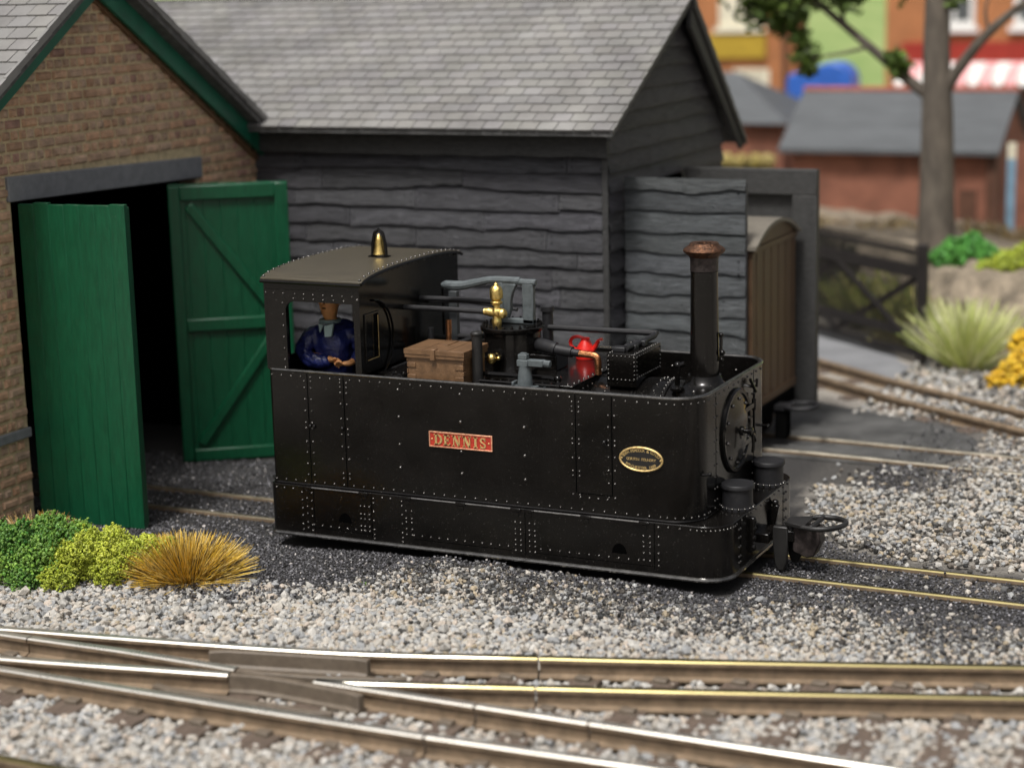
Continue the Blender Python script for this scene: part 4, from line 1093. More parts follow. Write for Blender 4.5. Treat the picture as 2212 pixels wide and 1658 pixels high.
def slates(mb, O, ud, vd, nd, L, H, rows, w, seed=3, th=.017, u_off=0):
    r = random.Random(seed); O, ud, vd, nd = Vector(O), Vector(ud), Vector(vd).normalized(), Vector(nd).normalized()
    rh = H / rows
    for k in range(rows):
        u = -w * (.5 if k % 2 else 0) - r.random() * .01
        while u < L:
            a, b = max(0, u + .005), min(L, u + w - .005)
            if b - a > .02:
                v0 = k * rh + r.uniform(-.004, .004); v1 = min((k + 1) * rh + .05, H)
                lift = r.uniform(.0, .005)
                p = [O + ud * a + vd * v0 + nd * (th + lift), O + ud * b + vd * v0 + nd * (th + lift), O + ud * b + vd * v1 + nd * .0, O + ud * a + vd * v1 + nd * .0]
                q = [O + ud * a + vd * v0 - nd * .002, O + ud * b + vd * v0 - nd * .002]
                t = r.uniform(.92, 1.07)
                mb.add(p + q, [(0, 1, 2, 3), (4, 5, 1, 0), (4, 0, 3), (1, 5, 2)], (t, t * r.uniform(.98, 1.0), t * r.uniform(.96, 1.02)))
            u += w

BX = -2.6
bs = thing('brick_shed', (-5, 1.2, -.15), 'brown brick engine shed with slate roof, green bargeboards and open green doors', 'engine shed')
gab = lambda y: 4.93 - .655 * abs(y - 1.21)
mb = MB()
y0, y1 = -1.75, 3.99
DJ0, DJ1, DT = -.14, 2.82, 2.94
# core walls (mortar colour) with the door opening
for pts in ([(y0, -.2), (DJ0, -.2), (DJ0, gab(DJ0)), (y0, gab(y0))], [(DJ1, -.2), (y1, -.2), (y1, gab(y1)), (DJ1, gab(DJ1))], [(DJ0, DT), (DJ1, DT), (DJ1, gab(DJ1)), (1.21, 4.93), (DJ0, gab(DJ0))]):
    mb.prism([(BX, a, z) for a, z in pts], (-.22, 0, 0))
mb.box((-7.6, y0, -.2), (BX - .22, y0 + .2, gab(y0))); mb.box((-7.6, y1 - .2, -.2), (BX - .22, y1, gab(y1)))
mb.prism([(-7.8, y0, -.2), (-7.8, y1, -.2), (-7.8, y1, gab(y1)), (-7.8, 1.21, 4.93), (-7.8, y0, gab(y0))], (.2, 0, 0))
wall = obj('wall', mb, 'mortar', bs, smooth=0)
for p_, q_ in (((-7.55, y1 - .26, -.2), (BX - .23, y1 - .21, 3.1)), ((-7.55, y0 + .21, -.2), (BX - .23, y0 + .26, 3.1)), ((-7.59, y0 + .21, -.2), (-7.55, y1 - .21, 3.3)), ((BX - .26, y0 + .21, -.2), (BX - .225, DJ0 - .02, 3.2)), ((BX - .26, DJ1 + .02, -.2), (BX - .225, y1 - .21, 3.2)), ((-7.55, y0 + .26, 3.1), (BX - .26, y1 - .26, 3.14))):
    mb = MB(); mb.box(p_, q_); obj('added_dark_lining', mb, 'gap', bs, smooth=0)  # near-black sheets added so the inside reads as deep shade
mb = MB()
brick_face(mb, (BX, 0, 0), (0, 1, 0), (1, 0, 0), y0, y1, -.13, lambda y: gab(y) - .02, [(DJ0, DJ1, -1, DT - .06), (-.21, 2.92, 2.80, 3.10), (y0, DJ0, .68, .80)])
brick_face(mb, (BX, y0, 0), (-1, 0, 0), (0, -1, 0), 0, 5.2, -.13, lambda u: 2.98, [], seed=5)
for side, yy, n_ in ((0, DJ0, (0, 1, 0)), (1, DJ1, (0, -1, 0))):
    brick_face(mb, (BX - .22, yy, 0), (1, 0, 0), n_, 0, .22, -.13, lambda u: DT - .05, [], seed=8, L=.22, d=.006)
obj('brickwork', mb, 'brick', wall, smooth=0, tone=True)
mb = MB()
pts = [(-.19, 2.90), (2.90, 2.81), (2.90, 3.03), (-.19, 3.13)]
mb.prism([(BX - .1, a, z) for a, z in pts], (.135, 0, 0)); obj('lintel', mb, 'stonegrey', bs, bevel=.01)
mb = MB(); mb.box((BX - .02, y0 - .03, .70), (BX + .04, DJ0 + .01, .79)); obj('string_course', mb, 'stonegrey', bs, bevel=.008)
# roof
sl = Vector((0, -1, -.655)).normalized(); sr = Vector((0, 1, -.655)).normalized()
RX0, RX1 = -7.9, -2.34
top = Vector((0, 1.21, 5.03))
mb = MB()
for d_, ln in ((sl, 3.75), (sr, 3.42)):
    e = top + d_ * ln; nn = Vector((0, -d_.z * (1 if d_.y < 0 else -1) * -1, 0))
    mb.prism([(RX0, top.y, top.z), (RX0, e.y, e.z), (RX0, e.y, e.z - .085), (RX0, top.y, top.z - .085)], (RX1 - RX0, 0, 0))
rf = obj('roof', mb, 'slatedge', bs, smooth=0)
mb = MB()
el = top + sl * 3.78; er = top + sr * 3.45
slates(mb, (RX0, el.y, el.z + .01), (1, 0, 0), -sl, (0, -.655, 1), RX1 + .02 - RX0, 3.78, 21, .235, 3)
slates(mb, (RX1 + .02, er.y, er.z + .01), (-1, 0, 0), -sr, (0, .655, 1), RX1 + .02 - RX0, 3.45, 19, .235, 4)
obj('slates', mb, 'slate', rf, smooth=0, tone=True)
mb = MB(); r_ = random.Random(9)
for d_, ln in ((sl, 3.78), (sr, 3.45)):
    v = 0
    while v < ln - .1:
        a = top + d_ * v + Vector((RX1 + .012, 0, .016)); b = top + d_ * min(ln, v + .2) + Vector((RX1 + .012, 0, .022))
        mb.bar(a, b, .03 + r_.uniform(0, .012), .055 + r_.uniform(0, .02)); v += .19
obj('verge_slates', mb, 'slate', rf, smooth=0, tone=True)
for d_, ln in ((sl, 3.72), (sr, 3.40)):
    mb = MB(); a = top + d_ * -.02 + Vector((0, 0, -.20)); b = top + d_ * ln + Vector((0, 0, -.20)); x = BX + .07
    mb.prism([(x, a.y, a.z + .115), (x, b.y, b.z + .115), (x, b.y, b.z - .085), (x, a.y, a.z - .115)], (.05, 0, 0)); obj('bargeboard', mb, 'barge', bs, bevel=.006)
    mb = MB(); mb.prism([(BX + .005, a.y, a.z - .10), (BX + .005, b.y, b.z - .10), (BX + .005, b.y, b.z - .15), (BX + .005, a.y, a.z - .15)], (.05, 0, 0)); obj('barge_batten', mb, 'brownbox', bs)
# doors
def green_door(hx, hy, fx, fy, zb, zt, inner):
    d_ = Vector((fx - hx, fy - hy, 0)); w = d_.length; d_.normalize(); n_ = Vector((d_.y, -d_.x, 0))      # n_ faces the camera side
    r = random.Random(21 if inner else 22)
    mb = MB(); k = 7
    for i in range(k):
        a, b = w * i / k + .0004, w * (i + 1) / k - .0004
        o = Vector((hx, hy, 0)) + n_ * r.uniform(0, .0015)
        V = [o + d_ * a, o + d_ * b, o + d_ * b - n_ * .055, o + d_ * a - n_ * .055]
        zz = zt + r.uniform(-.012, .006)
        mb.prism([(p.x, p.y, zb) for p in V], (0, 0, zz - zb))
    dr = obj('door', mb, 'green', bs, bevel=.004)
    s = 1 if inner else -1
    off = n_ * (.018 if inner else -.073)
    mb = MB(); P = lambda u, z: Vector((hx, hy, z)) + d_ * u + off
    def pl(u0_, z0_, u1_, z1_, w_): mb.bar(P(u0_, z0_), P(u1_, z1_), w_ if abs(z1_ - z0_) > abs(u1_ - u0_) * 9 else .045, .045 if abs(z1_ - z0_) > abs(u1_ - u0_) * 9 else w_, up=(0, 0, 1) if abs(z1_ - z0_) <= abs(u1_ - u0_) * 9 else tuple(n_))
    H = zt - zb; zm = zb + H * .50
    pl(.06, zb + .02, .06, zt - .02, .12); pl(w - .07, zb + .02, w - .07, zt - .02, .13)
    pl(.12, zt - .09, w - .135, zt - .09, .15); pl(.12, zb + .08, w - .135, zb + .08, .13); pl(.12, zm, w - .135, zm, .13)
    pl(.20, zt - .22, w - .2, zm + .12, .10); pl(w - .2, zm - .12, .2, zb + .2, .10)
    obj('brace', mb, 'green', dr, bevel=.012)
    mb = MB()
    return dr
green_door(BX + .05, -.10, -1.42, -.02, -.12, 2.885, False)['label'] = 'green plank door showing its smooth outer face'
green_door(BX + .04, 2.24, -1.57, 2.96, -.13, 2.80, True)['label'] = 'green door folded back showing its Z shaped bracing'

# ------------------------------------------------------------------ black timber shed
ws = thing('timber_shed', (-.4, 5.6, -.14), 'black waney boarded timber shed with grey slate roof and open doors', 'shed')
WY, WX = 3.97, 1.58
def boards(mb, nails, O, ud, nd, u0, u1, zs, ztop=None, seed=1, joints=True, holes=(), out=.036, amp=1.0, per=1.15, tint=(1, 1, 1)):
    r = random.Random(seed); O, ud, nd = Vector(O), Vector(ud), Vector(nd); up = Vector((0, 0, 1))
    for k in range(len(zs) - 1):
        nz = noise1(seed * 100 + k); zb, zt = zs[k], zs[k + 1] + .03
        js = [u0]
        if joints:
            u = u0 + per * (r.uniform(.3, .6) if k % 2 else r.uniform(.7, 1.1))
            while u < u1 - .25: js.append(u); u += per * r.uniform(1.0, 1.5)
        js.append(u1)
        for a, b in zip(js[:-1], js[1:]):
            n = max(2, int((b - a) / .035)); tone = r.uniform(.78, 1.22); am_ = amp * r.uniform(.35, 1.35); dz = r.uniform(-.012, .012); V = []; F = []
            for i in range(n + 1):
                u = lerp(a + .004, b - .004, i / n)
                z_ = zb + am_ * (.021 * nz(u * 1.1) + .004 * math.sin(u * 23 + k)) + dz
                t_ = zt
                if ztop:
                    lim = ztop(u); t_ = min(zt, lim); z_ = min(z_, lim - .001)
                for w, zz in ((.004, t_), (out * .55, lerp(z_, t_, .45)), (out * .97, z_ + .012), (out * .9, z_), (0, z_ + .006)): V.append(O + ud * u + nd * w + up * zz)
            for i in range(n):
                um = lerp(a, b, (i + .5) / n)
                if any(h0 < um < h1 and zt < hz for h0, h1, hz in holes): continue
                if ztop and zb > ztop(um) - .02: continue
                for j in range(4): F.append((i * 5 + j, (i + 1) * 5 + j, (i + 1) * 5 + j + 1, i * 5 + j + 1))
            m0 = len(V) - 5
            F += [(0, 1, 2, 3, 4)[::1], tuple(m0 + q for q in (4, 3, 2, 1, 0))] if not ztop else []
            mb.add(V, F, (tone * tint[0], tone * tint[1] * r.uniform(.97, 1.0), tone * tint[2] * r.uniform(.98, 1.04)))
            if nails is not None and joints:
                for uu in (a + .055, b - .055):
                    if (uu - u0 > .1 or a > u0) and (u1 - uu > .1 or b < u1):
                        for fz in (.3, .68):
                            p = O + ud * uu + up * lerp(zb, zs[k + 1], fz); w = out * (1 - fz * .92)
                            nails.add([p + nd * (w + .0035) + ud * .0085 * math.cos(t) + up * .0085 * math.sin(t) for t in [i * math.pi / 4 for i in range(8)]], [tuple(range(8))] if (ud.cross(up)).dot(nd) > 0 else [tuple(range(7, -1, -1))])
ZS = [-.14 + .198 * i for i in range(17)]
mb = MB(); nl = MB()
boards(mb, nl, (0, WY, 0), (1, 0, 0), (0, -1, 0), -2.585, 1.545, ZS, seed=4)
wallw = obj('long_wall', mb, 'board', ws, smooth=40, tone=True); obj('nails', nl, 'gap', wallw, smooth=0)
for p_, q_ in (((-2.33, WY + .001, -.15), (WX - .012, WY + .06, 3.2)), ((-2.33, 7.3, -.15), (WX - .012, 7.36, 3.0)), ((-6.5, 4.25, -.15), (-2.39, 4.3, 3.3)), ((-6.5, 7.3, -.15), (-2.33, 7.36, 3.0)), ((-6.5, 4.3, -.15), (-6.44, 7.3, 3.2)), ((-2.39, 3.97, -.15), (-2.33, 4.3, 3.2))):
    mb = MB(); mb.box(p_, q_); obj('added_dark_lining', mb, 'gap', ws, smooth=0)
rl = lambda y: 3.27 + (y - 3.70) * .56 if y < 6.0 else 4.555 - (y - 6.0) * .96
mb = MB(); nl = MB()
boards(mb, None, (WX, 0, 0), (0, 1, 0), (1, 0, 0), 3.955, 7.42, ZS + [3.226 + .198 * i for i in range(7)], ztop=lambda y: rl(y) - .08, seed=9, joints=False, holes=((4.42, 6.12, 2.86),), out=.05, amp=1.0)
obj('gable_wall', mb, 'board', ws, smooth=40, tone=True)
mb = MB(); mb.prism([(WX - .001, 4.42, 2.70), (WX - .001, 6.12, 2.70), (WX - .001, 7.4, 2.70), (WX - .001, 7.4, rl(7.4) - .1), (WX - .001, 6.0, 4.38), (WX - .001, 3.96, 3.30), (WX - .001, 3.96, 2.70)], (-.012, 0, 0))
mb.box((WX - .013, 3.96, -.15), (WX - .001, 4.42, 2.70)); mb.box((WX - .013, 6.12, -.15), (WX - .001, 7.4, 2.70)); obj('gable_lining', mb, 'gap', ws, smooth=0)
mb = MB(); mb.box((1.548, WY - .046, -.14), (1.612, WY - .010, 3.0)); obj('corner_post', mb, 'boardplain', ws, bevel=.006)
mb = MB(); n_ = noise1(77); V = []; F = []
for i in range(61):
    x = lerp(-2.585, 1.63, i / 60); w = .010 * n_(x * 1.3)
    for yy, zz in ((WY - .02, 3.235), (WY - .085, 3.225 + w * .4), (WY - .095, 2.995 + w), (WY - .02, 2.99 + w)): V.append((x, yy, zz))
for i in range(60):
    for j in range(4): F.append((i * 4 + j, i * 4 + (j + 1) % 4, (i + 1) * 4 + (j + 1) % 4, (i + 1) * 4 + j))
F += [(3, 2, 1, 0), (240, 241, 242, 243)]
mb.add(V, F); obj('fascia', mb, 'boardplain', ws, smooth=30)
# roof
ev = Vector((0, 3.68, 3.275)); rg = Vector((0, 6.0, 4.575)); fe = Vector((0, 7.78, 2.86)); RW = 1.78
mb = MB()
def slab(x0, x1, a, b, t=.05): mb.prism([(x0, a.y, a.z), (x0, b.y, b.z), (x0, b.y, b.z - t), (x0, a.y, a.z - t)], (x1 - x0, 0, 0))
slab(-2.9, RW, ev, rg); slab(-2.9, RW, rg, fe)
e2 = ev.lerp(rg, .235); slab(-6.6, -2.9, e2, rg); slab(-6.6, -2.9, rg, fe)
rw = obj('roof', mb, 'slatedge', ws, smooth=0)
mb = MB(); vd = (rg - ev); H = vd.length; nn = Vector((0, -vd.z, vd.y)).normalized()
slates(mb, (-2.9, ev.y - .02, ev.z), (1, 0, 0), vd, nn, RW + .015 + 2.9, H + .02, 17, .203, 12)
vd2 = rg - e2; slates(mb, (-6.6, e2.y, e2.z + .01), (1, 0, 0), vd2, nn, 3.7, vd2.length, 13, .203, 13)
vf = rg - fe; slates(mb, (RW, fe.y, fe.z + .01), (-1, 0, 0), vf, Vector((0, vf.z, -vf.y)), RW + 6.6, vf.length, 12, .222, 14)
obj('slates', mb, 'slate', rw, smooth=0, tone=True)
mb = MB(); mb.tube([(-6.6, rg.y, rg.z + .012), (RW + .01, rg.y, rg.z + .012)], .035, 6); obj('ridge', mb, 'slatedge', rw)
mb = MB()
x = RW - .075
mb.prism([(x, rg.y, rg.z - .05), (x, fe.y, fe.z - .045), (x, fe.y - .10, fe.z - .115), (x, rg.y - .02, rg.z - .36)], (.055, 0, 0))
mb.prism([(x + .055, rg.y, rg.z - .045), (x + .055, fe.y, fe.z - .04), (x + .055, fe.y - .03, fe.z - .075), (x + .055, rg.y, rg.z - .145)], (.03, 0, 0))
obj('bargeboard', mb, 'boardplain', ws, bevel=.006)
mb = MB(); mb.prism([(x, ev.y, ev.z - .05), (x, rg.y, rg.z - .05), (x, rg.y + .02, rg.z - .12), (x, ev.y + .02, ev.z - .10)], (.05, 0, 0)); obj('bargeboard', mb, 'boardplain', ws, bevel=.006)
# doors (opened outward)
mb = MB(); nl = MB()
boards(mb, nl, (0, 4.34, 0), (1, 0, 0), (0, -1, 0), 1.63, 2.94, [-.10 + .21 * i for i in range(14)][:14] + [2.73], seed=31, joints=True, out=.03, per=2.6, amp=1.2, tint=(1.15, 1.27, 1.20))
mb.box((1.63, 4.342, -.08), (2.94, 4.385, 2.70), (.8, .8, .8))
dr = obj('door', mb, 'board', ws, smooth=40, tone=True); dr['label'] = 'shed door showing its waney boarded outer face'
for x in (2.87,):
    for z in (2.62, 1.93, 1.80, .98): 
        nl.add([(x + .012 * math.cos(t), 4.304, z + .012 * math.sin(t)) for t in [-i * math.pi / 4 for i in range(8)]], [tuple(range(8))])
obj('nails', nl, 'gap', dr, smooth=0)
mb = MB(); DY = 6.06
mb.box((1.66, DY, .13), (3.17, DY + .05, 2.69)); dr = obj('door', mb, 'boardplain', ws, bevel=.006); dr['label'] = 'shed door showing its framed inner side'
mb = MB()
mb.box((1.66, DY - .075, 2.42), (3.17, DY - .002, 2.70)); mb.box((2.90, DY - .075, .13), (3.17, DY - .002, 2.42)); mb.box((1.66, DY - .075, .13), (1.80, DY - .002, 2.42)); mb.box((1.80, DY - .075, .13), (2.90, DY - .002, .33)); obj('door_frame', mb, 'boardplain', dr, bevel=.012)

# ------------------------------------------------------------------ coach standing in the shed
co = thing('passenger_coach', (.6, 5.05, -.1), 'brown plank ended railway coach with white arched roof inside the black shed', 'railway coach')
CE, c0, c1_ = 2.98, 4.42, 5.865; cm = (c0 + c1_) / 2
az = lambda y: 2.06 + .195 * (1 - abs((y - cm) / (c1_ - cm)) ** 2.2)
mb = MB(); ys_ = [lerp(c0, c1_, i / 24) for i in range(25)]
mb.prism([(CE, c0, .36)] + [(CE, c1_, .36)] + [(CE, y, az(y) - .02) for y in reversed(ys_)], (-4.5, 0, 0)); bd_ = obj('coach_body', mb, 'coachbrown', co, smooth=30)
mb = MB()
for y in ys_[2::4]: mb.box((CE, y - .008, .42), (CE + .007, y + .008, 2.02))
mb.box((CE, c0, .38), (CE + .016, c1_, .46)); mb.box((CE, c0, 2.0), (CE + .018, c1_, 2.06)); obj('end_beading', mb, 'coachbrown', bd_, bevel=.004)
mb = MB(); up = [(lerp(c0 - .05, c1_ + .05, i / 24)) for i in range(25)]
f_ = lambda y: az(max(c0, min(c1_, y)))
mb.prism([(CE + .05, y, f_(y) + .02) for y in up] + [(CE + .05, y, f_(y) - .02) for y in reversed(up)], (-4.6, 0, 0)); obj('coach_roof', mb, 'coachroof', co, smooth=40)
mb = MB(); mb.box((-1.4, c0 + .1, .16), (CE - .05, c1_ - .1, .36)); mb.box((CE - .1, c0 + .1, .22), (CE + .03, c1_ - .1, .37))
mb.box((CE - .6, c0 + .35, -.08), (CE - .2, c1_ - .35, .2)); mb.box((CE + .03, cm - .08, -.05), (CE + .16, cm + .08, .26)); obj('underframe', mb, 'gap', co, bevel=.01)
mb = MB(); mb.tube(poly_smooth([(CE + .15, cm - .1, .30), (CE + .28, cm - .16, .30), (CE + .44, cm - .1, .31), (CE + .46, cm + .1, .31), (CE + .3, cm + .18, .30), (CE + .15, cm + .1, .30)], 4), .024, 8); mb.box((CE + .03, cm - .1, .26), (CE + .2, cm + .1, .31)); obj('coupling_loop', mb, 'pipe', co)
for x in (CE - .3, CE - 1.0):
    for y in (4.76, 5.36):
        mb = MB(); mb.lathe([(.05, 0), (.22, 0), (.22, .05), (.05, .05)], (x, y, .12), 24, 'y'); obj('wheel', mb, 'capband', co)

# ------------------------------------------------------------------ foreground plants
def foam(name, lumps, cols, n, cs, label, cat, group=None, m_='foam'):
    """crumbly foam bush: many tiny crumbs over and through overlapping lumps"""
    P = []; 
    L = np.array([l[:3] for l in lumps]); Rr = np.array([l[3] for l in lumps]); pw = Rr ** 2 / (Rr ** 2).sum()
    idx = npr.choice(len(lumps), n, p=pw)
    d = npr.normal(size=(n, 3)); d /= np.linalg.norm(d, axis=1, keepdims=True)
    k = 1 + .20 * np.sin(d[:, 0] * 7 + idx) * np.sin(d[:, 1] * 6 + idx * 2) * np.sin(d[:, 2] * 5 + idx * 3) * 1.6 + npr.normal(0, .09, n)
    rad = Rr[idx] * k * np.where(npr.random(n) < .25, npr.uniform(.6, 1, n), 1)
    P = L[idx] + d * rad[:, None] * np.array([1, 1, .92])
    ok = P[:, 2] > -.19
    P, idx = P[ok], idx[ok]; n = len(P)
    c0, c1 = np.array(cols[0]), np.array(cols[1])
    cl = npr.uniform(0, 1, (len(lumps), 1))[idx] * .5 + npr.uniform(0, .5, (n, 1))
    tn = (c0 * (1 - cl) + c1 * cl) * npr.uniform(.6, 1.35, (n, 1))
    o = scatter(name, P, npr.uniform(cs * .6, cs * 1.5, n), tn, m_, squash=1., jag=.55)
    c = P.mean(0); lo = P.min(0)
    me = o.data; co_ = np.empty(len(me.vertices) * 3, np.float32); me.vertices.foreach_get("co", co_); co_ = co_.reshape(-1, 3) - np.array([c[0], c[1], lo[2]], np.float32)
    me.vertices.foreach_set("co", co_.ravel()); me.update(); o.location = (c[0], c[1], lo[2])
    return tag(o, label, cat, group)
K['foamw'] = mat("foam_crumbs", (1, 1, 1), .55, var=.05, attr="tone", scale=9)
foam('bush', [(-1.28, -1.72, .05, .20), (-1.50, -1.62, .12, .24), (-1.20, -1.50, .20, .17), (-1.75, -1.6, .10, .22), (-1.38, -1.40, .24, .16), (-1.6, -1.8, -.02, .2), (-1.9, -1.75, .1, .24), (-1.3, -1.85, -.05, .15), (-1.15, -1.32, .2, .14)],
     [(.035, .14, .02), (.22, .36, .05)], 15000, .021, 'dark green crumbly bush in the bottom left by the green door', 'bush', m_='foamw')
foam('bush', [(-1.02, -1.78, -.04, .14), (-1.10, -1.58, .08, .14), (-.96, -1.58, .12, .15), (-1.0, -1.42, .17, .12), (-.95, -1.38, .13, .16), (-.78, -1.42, .05, .17), (-.86, -1.22, .16, .13), (-.62, -1.28, .04, .17), (-.70, -1.52, -.03, .14), (-.50, -1.15, .07, .13), (-.92, -1.52, .0, .13), (-.45, -1.02, .08, .10), (-.6, -1.1, .1, .11)],
     [(.22, .29, .02), (.54, .57, .07)], 21000, .018, 'bright yellow green crumbly bush between the dark bush and the straw tuft', 'bush', m_='foamw')
foam('weed', [(1.32, -.75, -.115, .02), (1.36, -.74, -.115, .014)], [(.10, .24, .02), (.25, .35, .03)], 60, .012, 'tiny green weed sprouting in the black ash beside the skirt', 'weed', m_='foamw')
def tuft(name, c, n, L, spread, cols, w, label, cat, group=None, up=.55, rad=.12, flatness=1.):
    mb = MB(); c = Vector(c); r = random.Random(hash(label) % 1 + len(label))
    for i in range(n):
        a = r.uniform(0, 2 * math.pi); q = r.random() ** .55
        k_ = r.uniform(.55, 1.0); b = c + Vector((math.cos(a) * rad * q * flatness * k_, math.sin(a) * rad * q * k_, 0))
        tilt = q * spread * r.uniform(.55, 1.15)
        d = Vector((math.sin(tilt) * math.cos(a), math.sin(tilt) * math.sin(a), math.cos(tilt)))
        ln = L * r.uniform(.72, 1.12); bend = Vector((math.cos(a), math.sin(a), -.35)) * r.uniform(.0, .12) * ln + Vector((r.uniform(-1, 1), r.uniform(-1, 1), 0)) * .04 * ln
        p0 = b; p1 = b + d * ln * .5 + bend * .2; p2 = b + d * ln + bend
        if p2.z < c.z + .005: p2.z = c.z + .005 + r.random() * .02
        sd = Vector((r.uniform(-1, 1), r.uniform(-1, 1), r.uniform(-.3, .3))).cross(d).normalized() * w * .5
        s2 = sd.cross(d).normalized() * w * .5
        k = r.random(); col = cols[0] if k < .48 else cols[1] if k < .74 else cols[2]; t = r.uniform(.75, 1.2); col = tuple(x * t for x in col)
        V = []
        for p, ww in ((p0, 1), (p1, .95), (p2, .45)): V += [p - sd * ww, p + sd * ww, p + s2 * 1.4 * ww]
        mb.add(V, [(0, 1, 4, 3), (1, 2, 5, 4), (2, 0, 3, 5), (3, 4, 7, 6), (4, 5, 8, 7), (5, 3, 6, 8), (6, 7, 8)], col)
    o = obj(name, mb, 'strawblade', smooth=0, tone=True)
    return tag(o, label, cat, group)
K['strawblade'] = mat("grass_blades", (1, 1, 1), .45, var=.04, attr="tone", scale=4)
tuft('grass_tuft', (-.20, -1.12, -.13), 3800, .37, 1.42, [(.76, .49, .055), (.85, .66, .24), (.03, .018, .010)], .0052, 'straw coloured tuft of stiff grass beside the yellow green bush', 'grass tuft', rad=.26, flatness=1.25)
mb = MB()
for pts in ([(-.30, -1.35, -.12), (-.1, -1.75, -.12), (.02, -2.0, -.13)], [(-.02, -1.3, -.12), (-.05, -1.6, -.13), (-.25, -1.8, -.13)], [(.05, -1.25, -.1), (.12, -1.6, -.12)]): mb.tube(poly_smooth(pts, 4), .004, 5)
tag(obj('fallen_blades', mb, 'straw'), 'few loose straw blades lying on the ballast below the tuft', 'straw')
tuft('grass_tuft', (-1.75, -1.15, -.13), 500, .42, 1.2, [(.55, .33, .05), (.6, .45, .2), (.25, .12, .03)], .008, 'small orange straw tuft against the brick wall in the corner', 'grass tuft')
# ------------------------------------------------------------------ background (far out of focus)
K['bankm'] = mat("brown_earth_bank", (.20, .165, .12), .95, var=.4, scale=3.5, bump=1., bscale=6)
K['gatem'] = mat("brown_black_gate", (.013, .010, .009), .6, var=.2, scale=6)
K['terra'] = mat("terracotta_brick", (.23, .095, .06), .85, var=.2, scale=2.5, bump=.3, bscale=20)
K['orange'] = mat("orange_brick", (.40, .165, .065), .85, var=.12, scale=1.5, bump=.2, bscale=15)
K['slatefar'] = mat("far_slate", (.085, .092, .098), .6, var=.15, scale=1.2, bump=.3, bscale=9, stretch=(1, 6, 6))
K['ridgered'] = mat("red_ridge_tile", (.34, .10, .065), .8, var=.15)
K['cream'] = mat("cream_paint", (.74, .70, .55), .6, var=.06)
K['white'] = mat("white_paint", (.80, .79, .76), .6, var=.04)
K['darkglass'] = mat("dark_window", (.10, .11, .11), .2, var=.1)
K['yellow'] = mat("yellow_sign", (.44, .30, .03), .5, var=.1)
K['redf'] = mat("red_fascia", (.30, .03, .018), .5, var=.1)
K['pink'] = mat("pink_stripe", (.78, .42, .42), .6, var=.05)
K['blue'] = mat("blue_paint", (.035, .13, .50), .4, var=.1)
K['skyblue'] = mat("pale_blue_board", (.22, .36, .48), .5, var=.1)
K['hillg'] = mat("green_hillside", (.15, .24, .065), .9, var=.3, scale=.35, bump=.4, bscale=5, col2=(.28, .34, .13))
K['shopbrown'] = mat("brown_shopfront", (.11, .05, .03), .6, var=.15)
# embankment
mb = MB(); fe_ = [(12, 9.6), (7, 9.9), (4.6, 10.35), (3.5, 10.75), (2.2, 12.4), (0, 14.2), (-4, 15.6), (-12, 16)]
V = []; F = []; nz = noise1(5)
dense = []
for (ax, ay), (bx_, by_) in zip(fe_[:-1], fe_[1:]):
    for k in range(10): dense.append((lerp(ax, bx_, k / 10), lerp(ay, by_, k / 10)))
dense.append(fe_[-1])
for x, y in dense:
    for k, (dy, z) in enumerate(((-.15, -.16), (.05, .15), (.22, .5), (.5, .80), (1.2, .86), (3.5, .80), (6, .6), (8, -.16))):
        V.append((x + .06 * nz(x * 3 + k), y + dy + .10 * nz(x * 5 + k * 7), z + (.05 * nz(x * 6 + k * 3) if 0 < k < 6 else 0)))
for i in range(len(dense) - 1):
    for k in range(7): F.append((i * 8 + k, i * 8 + k + 1, (i + 1) * 8 + k + 1, (i + 1) * 8 + k))
mb.add(V, F); tag(obj('embankment', mb, 'bankm', smooth=50), None, None, kind='structure')
mb = MB(); N = 40; V = []; F = []
for j in range(9):
    for i in range(N + 1):
        x = lerp(-70, 60, i / N); V.append((x, 35 + j * 6, -.16 + 5.6 * (1 - math.cos(math.pi * j / 8)) / 2 + (.3 * math.sin(i * 1.3 + j) if j else 0)))
for j in range(8):
    for i in range(N): F.append((j * (N + 1) + i, j * (N + 1) + i + 1, (j + 1) * (N + 1) + i + 1, (j + 1) * (N + 1) + i))
mb.add(V, F); tag(obj('hill', mb, 'hillg'), None, None, kind='structure')
# gate
gt = thing('fence_gate', (2.4, 10.6, -.12), 'tall dark railed gate with crossed braces beside the grey path', 'gate')
g0, g1 = Vector((3.42, 9.75, -.12)), Vector((.55, 12.15, -.12)); gd = (g1 - g0)
mb = MB(); mb.bar(g0, g0 + Vector((0, 0, 1.52)), .13, .13, up=(0, 1, 0)); obj('gate_post', mb, 'gatem', gt, bevel=.01)
mb = MB(); mb.bar(g1, g1 + Vector((0, 0, 1.5)), .13, .13, up=(0, 1, 0)); obj('gate_post', mb, 'gatem', gt, bevel=.01)
mb = MB()
for z, h in ((1.40, .05), (1.16, .16), (.36, .12), (.12, .06)): mb.bar(g0 + Vector((0, 0, z)), g1 + Vector((0, 0, z)), .04, h)
obj('rail', mb, 'gatem', gt)
mb = MB()
for i in range(58):
    p = g0.lerp(g1, (i + .5) / 58); mb.bar(p + Vector((0, 0, .05)), p + Vector((0, 0, 1.50)), .022, .022, up=(0, 1, 0))
obj('bars', mb, 'gatem', gt, smooth=0)
for a, b in ((.02, .5), (.5, .98)):
    for z0, z1 in ((.18, 1.1), (1.1, .18)):
        mb = MB(); p = g0.lerp(g1, a) + Vector((0, -.03 if z0 < 1 else .03, z0)); q = g0.lerp(g1, b) + Vector((0, -.03 if z0 < 1 else .03, z1)); mb.bar(p, q, .03, .085); obj('brace', mb, 'gatem', gt)
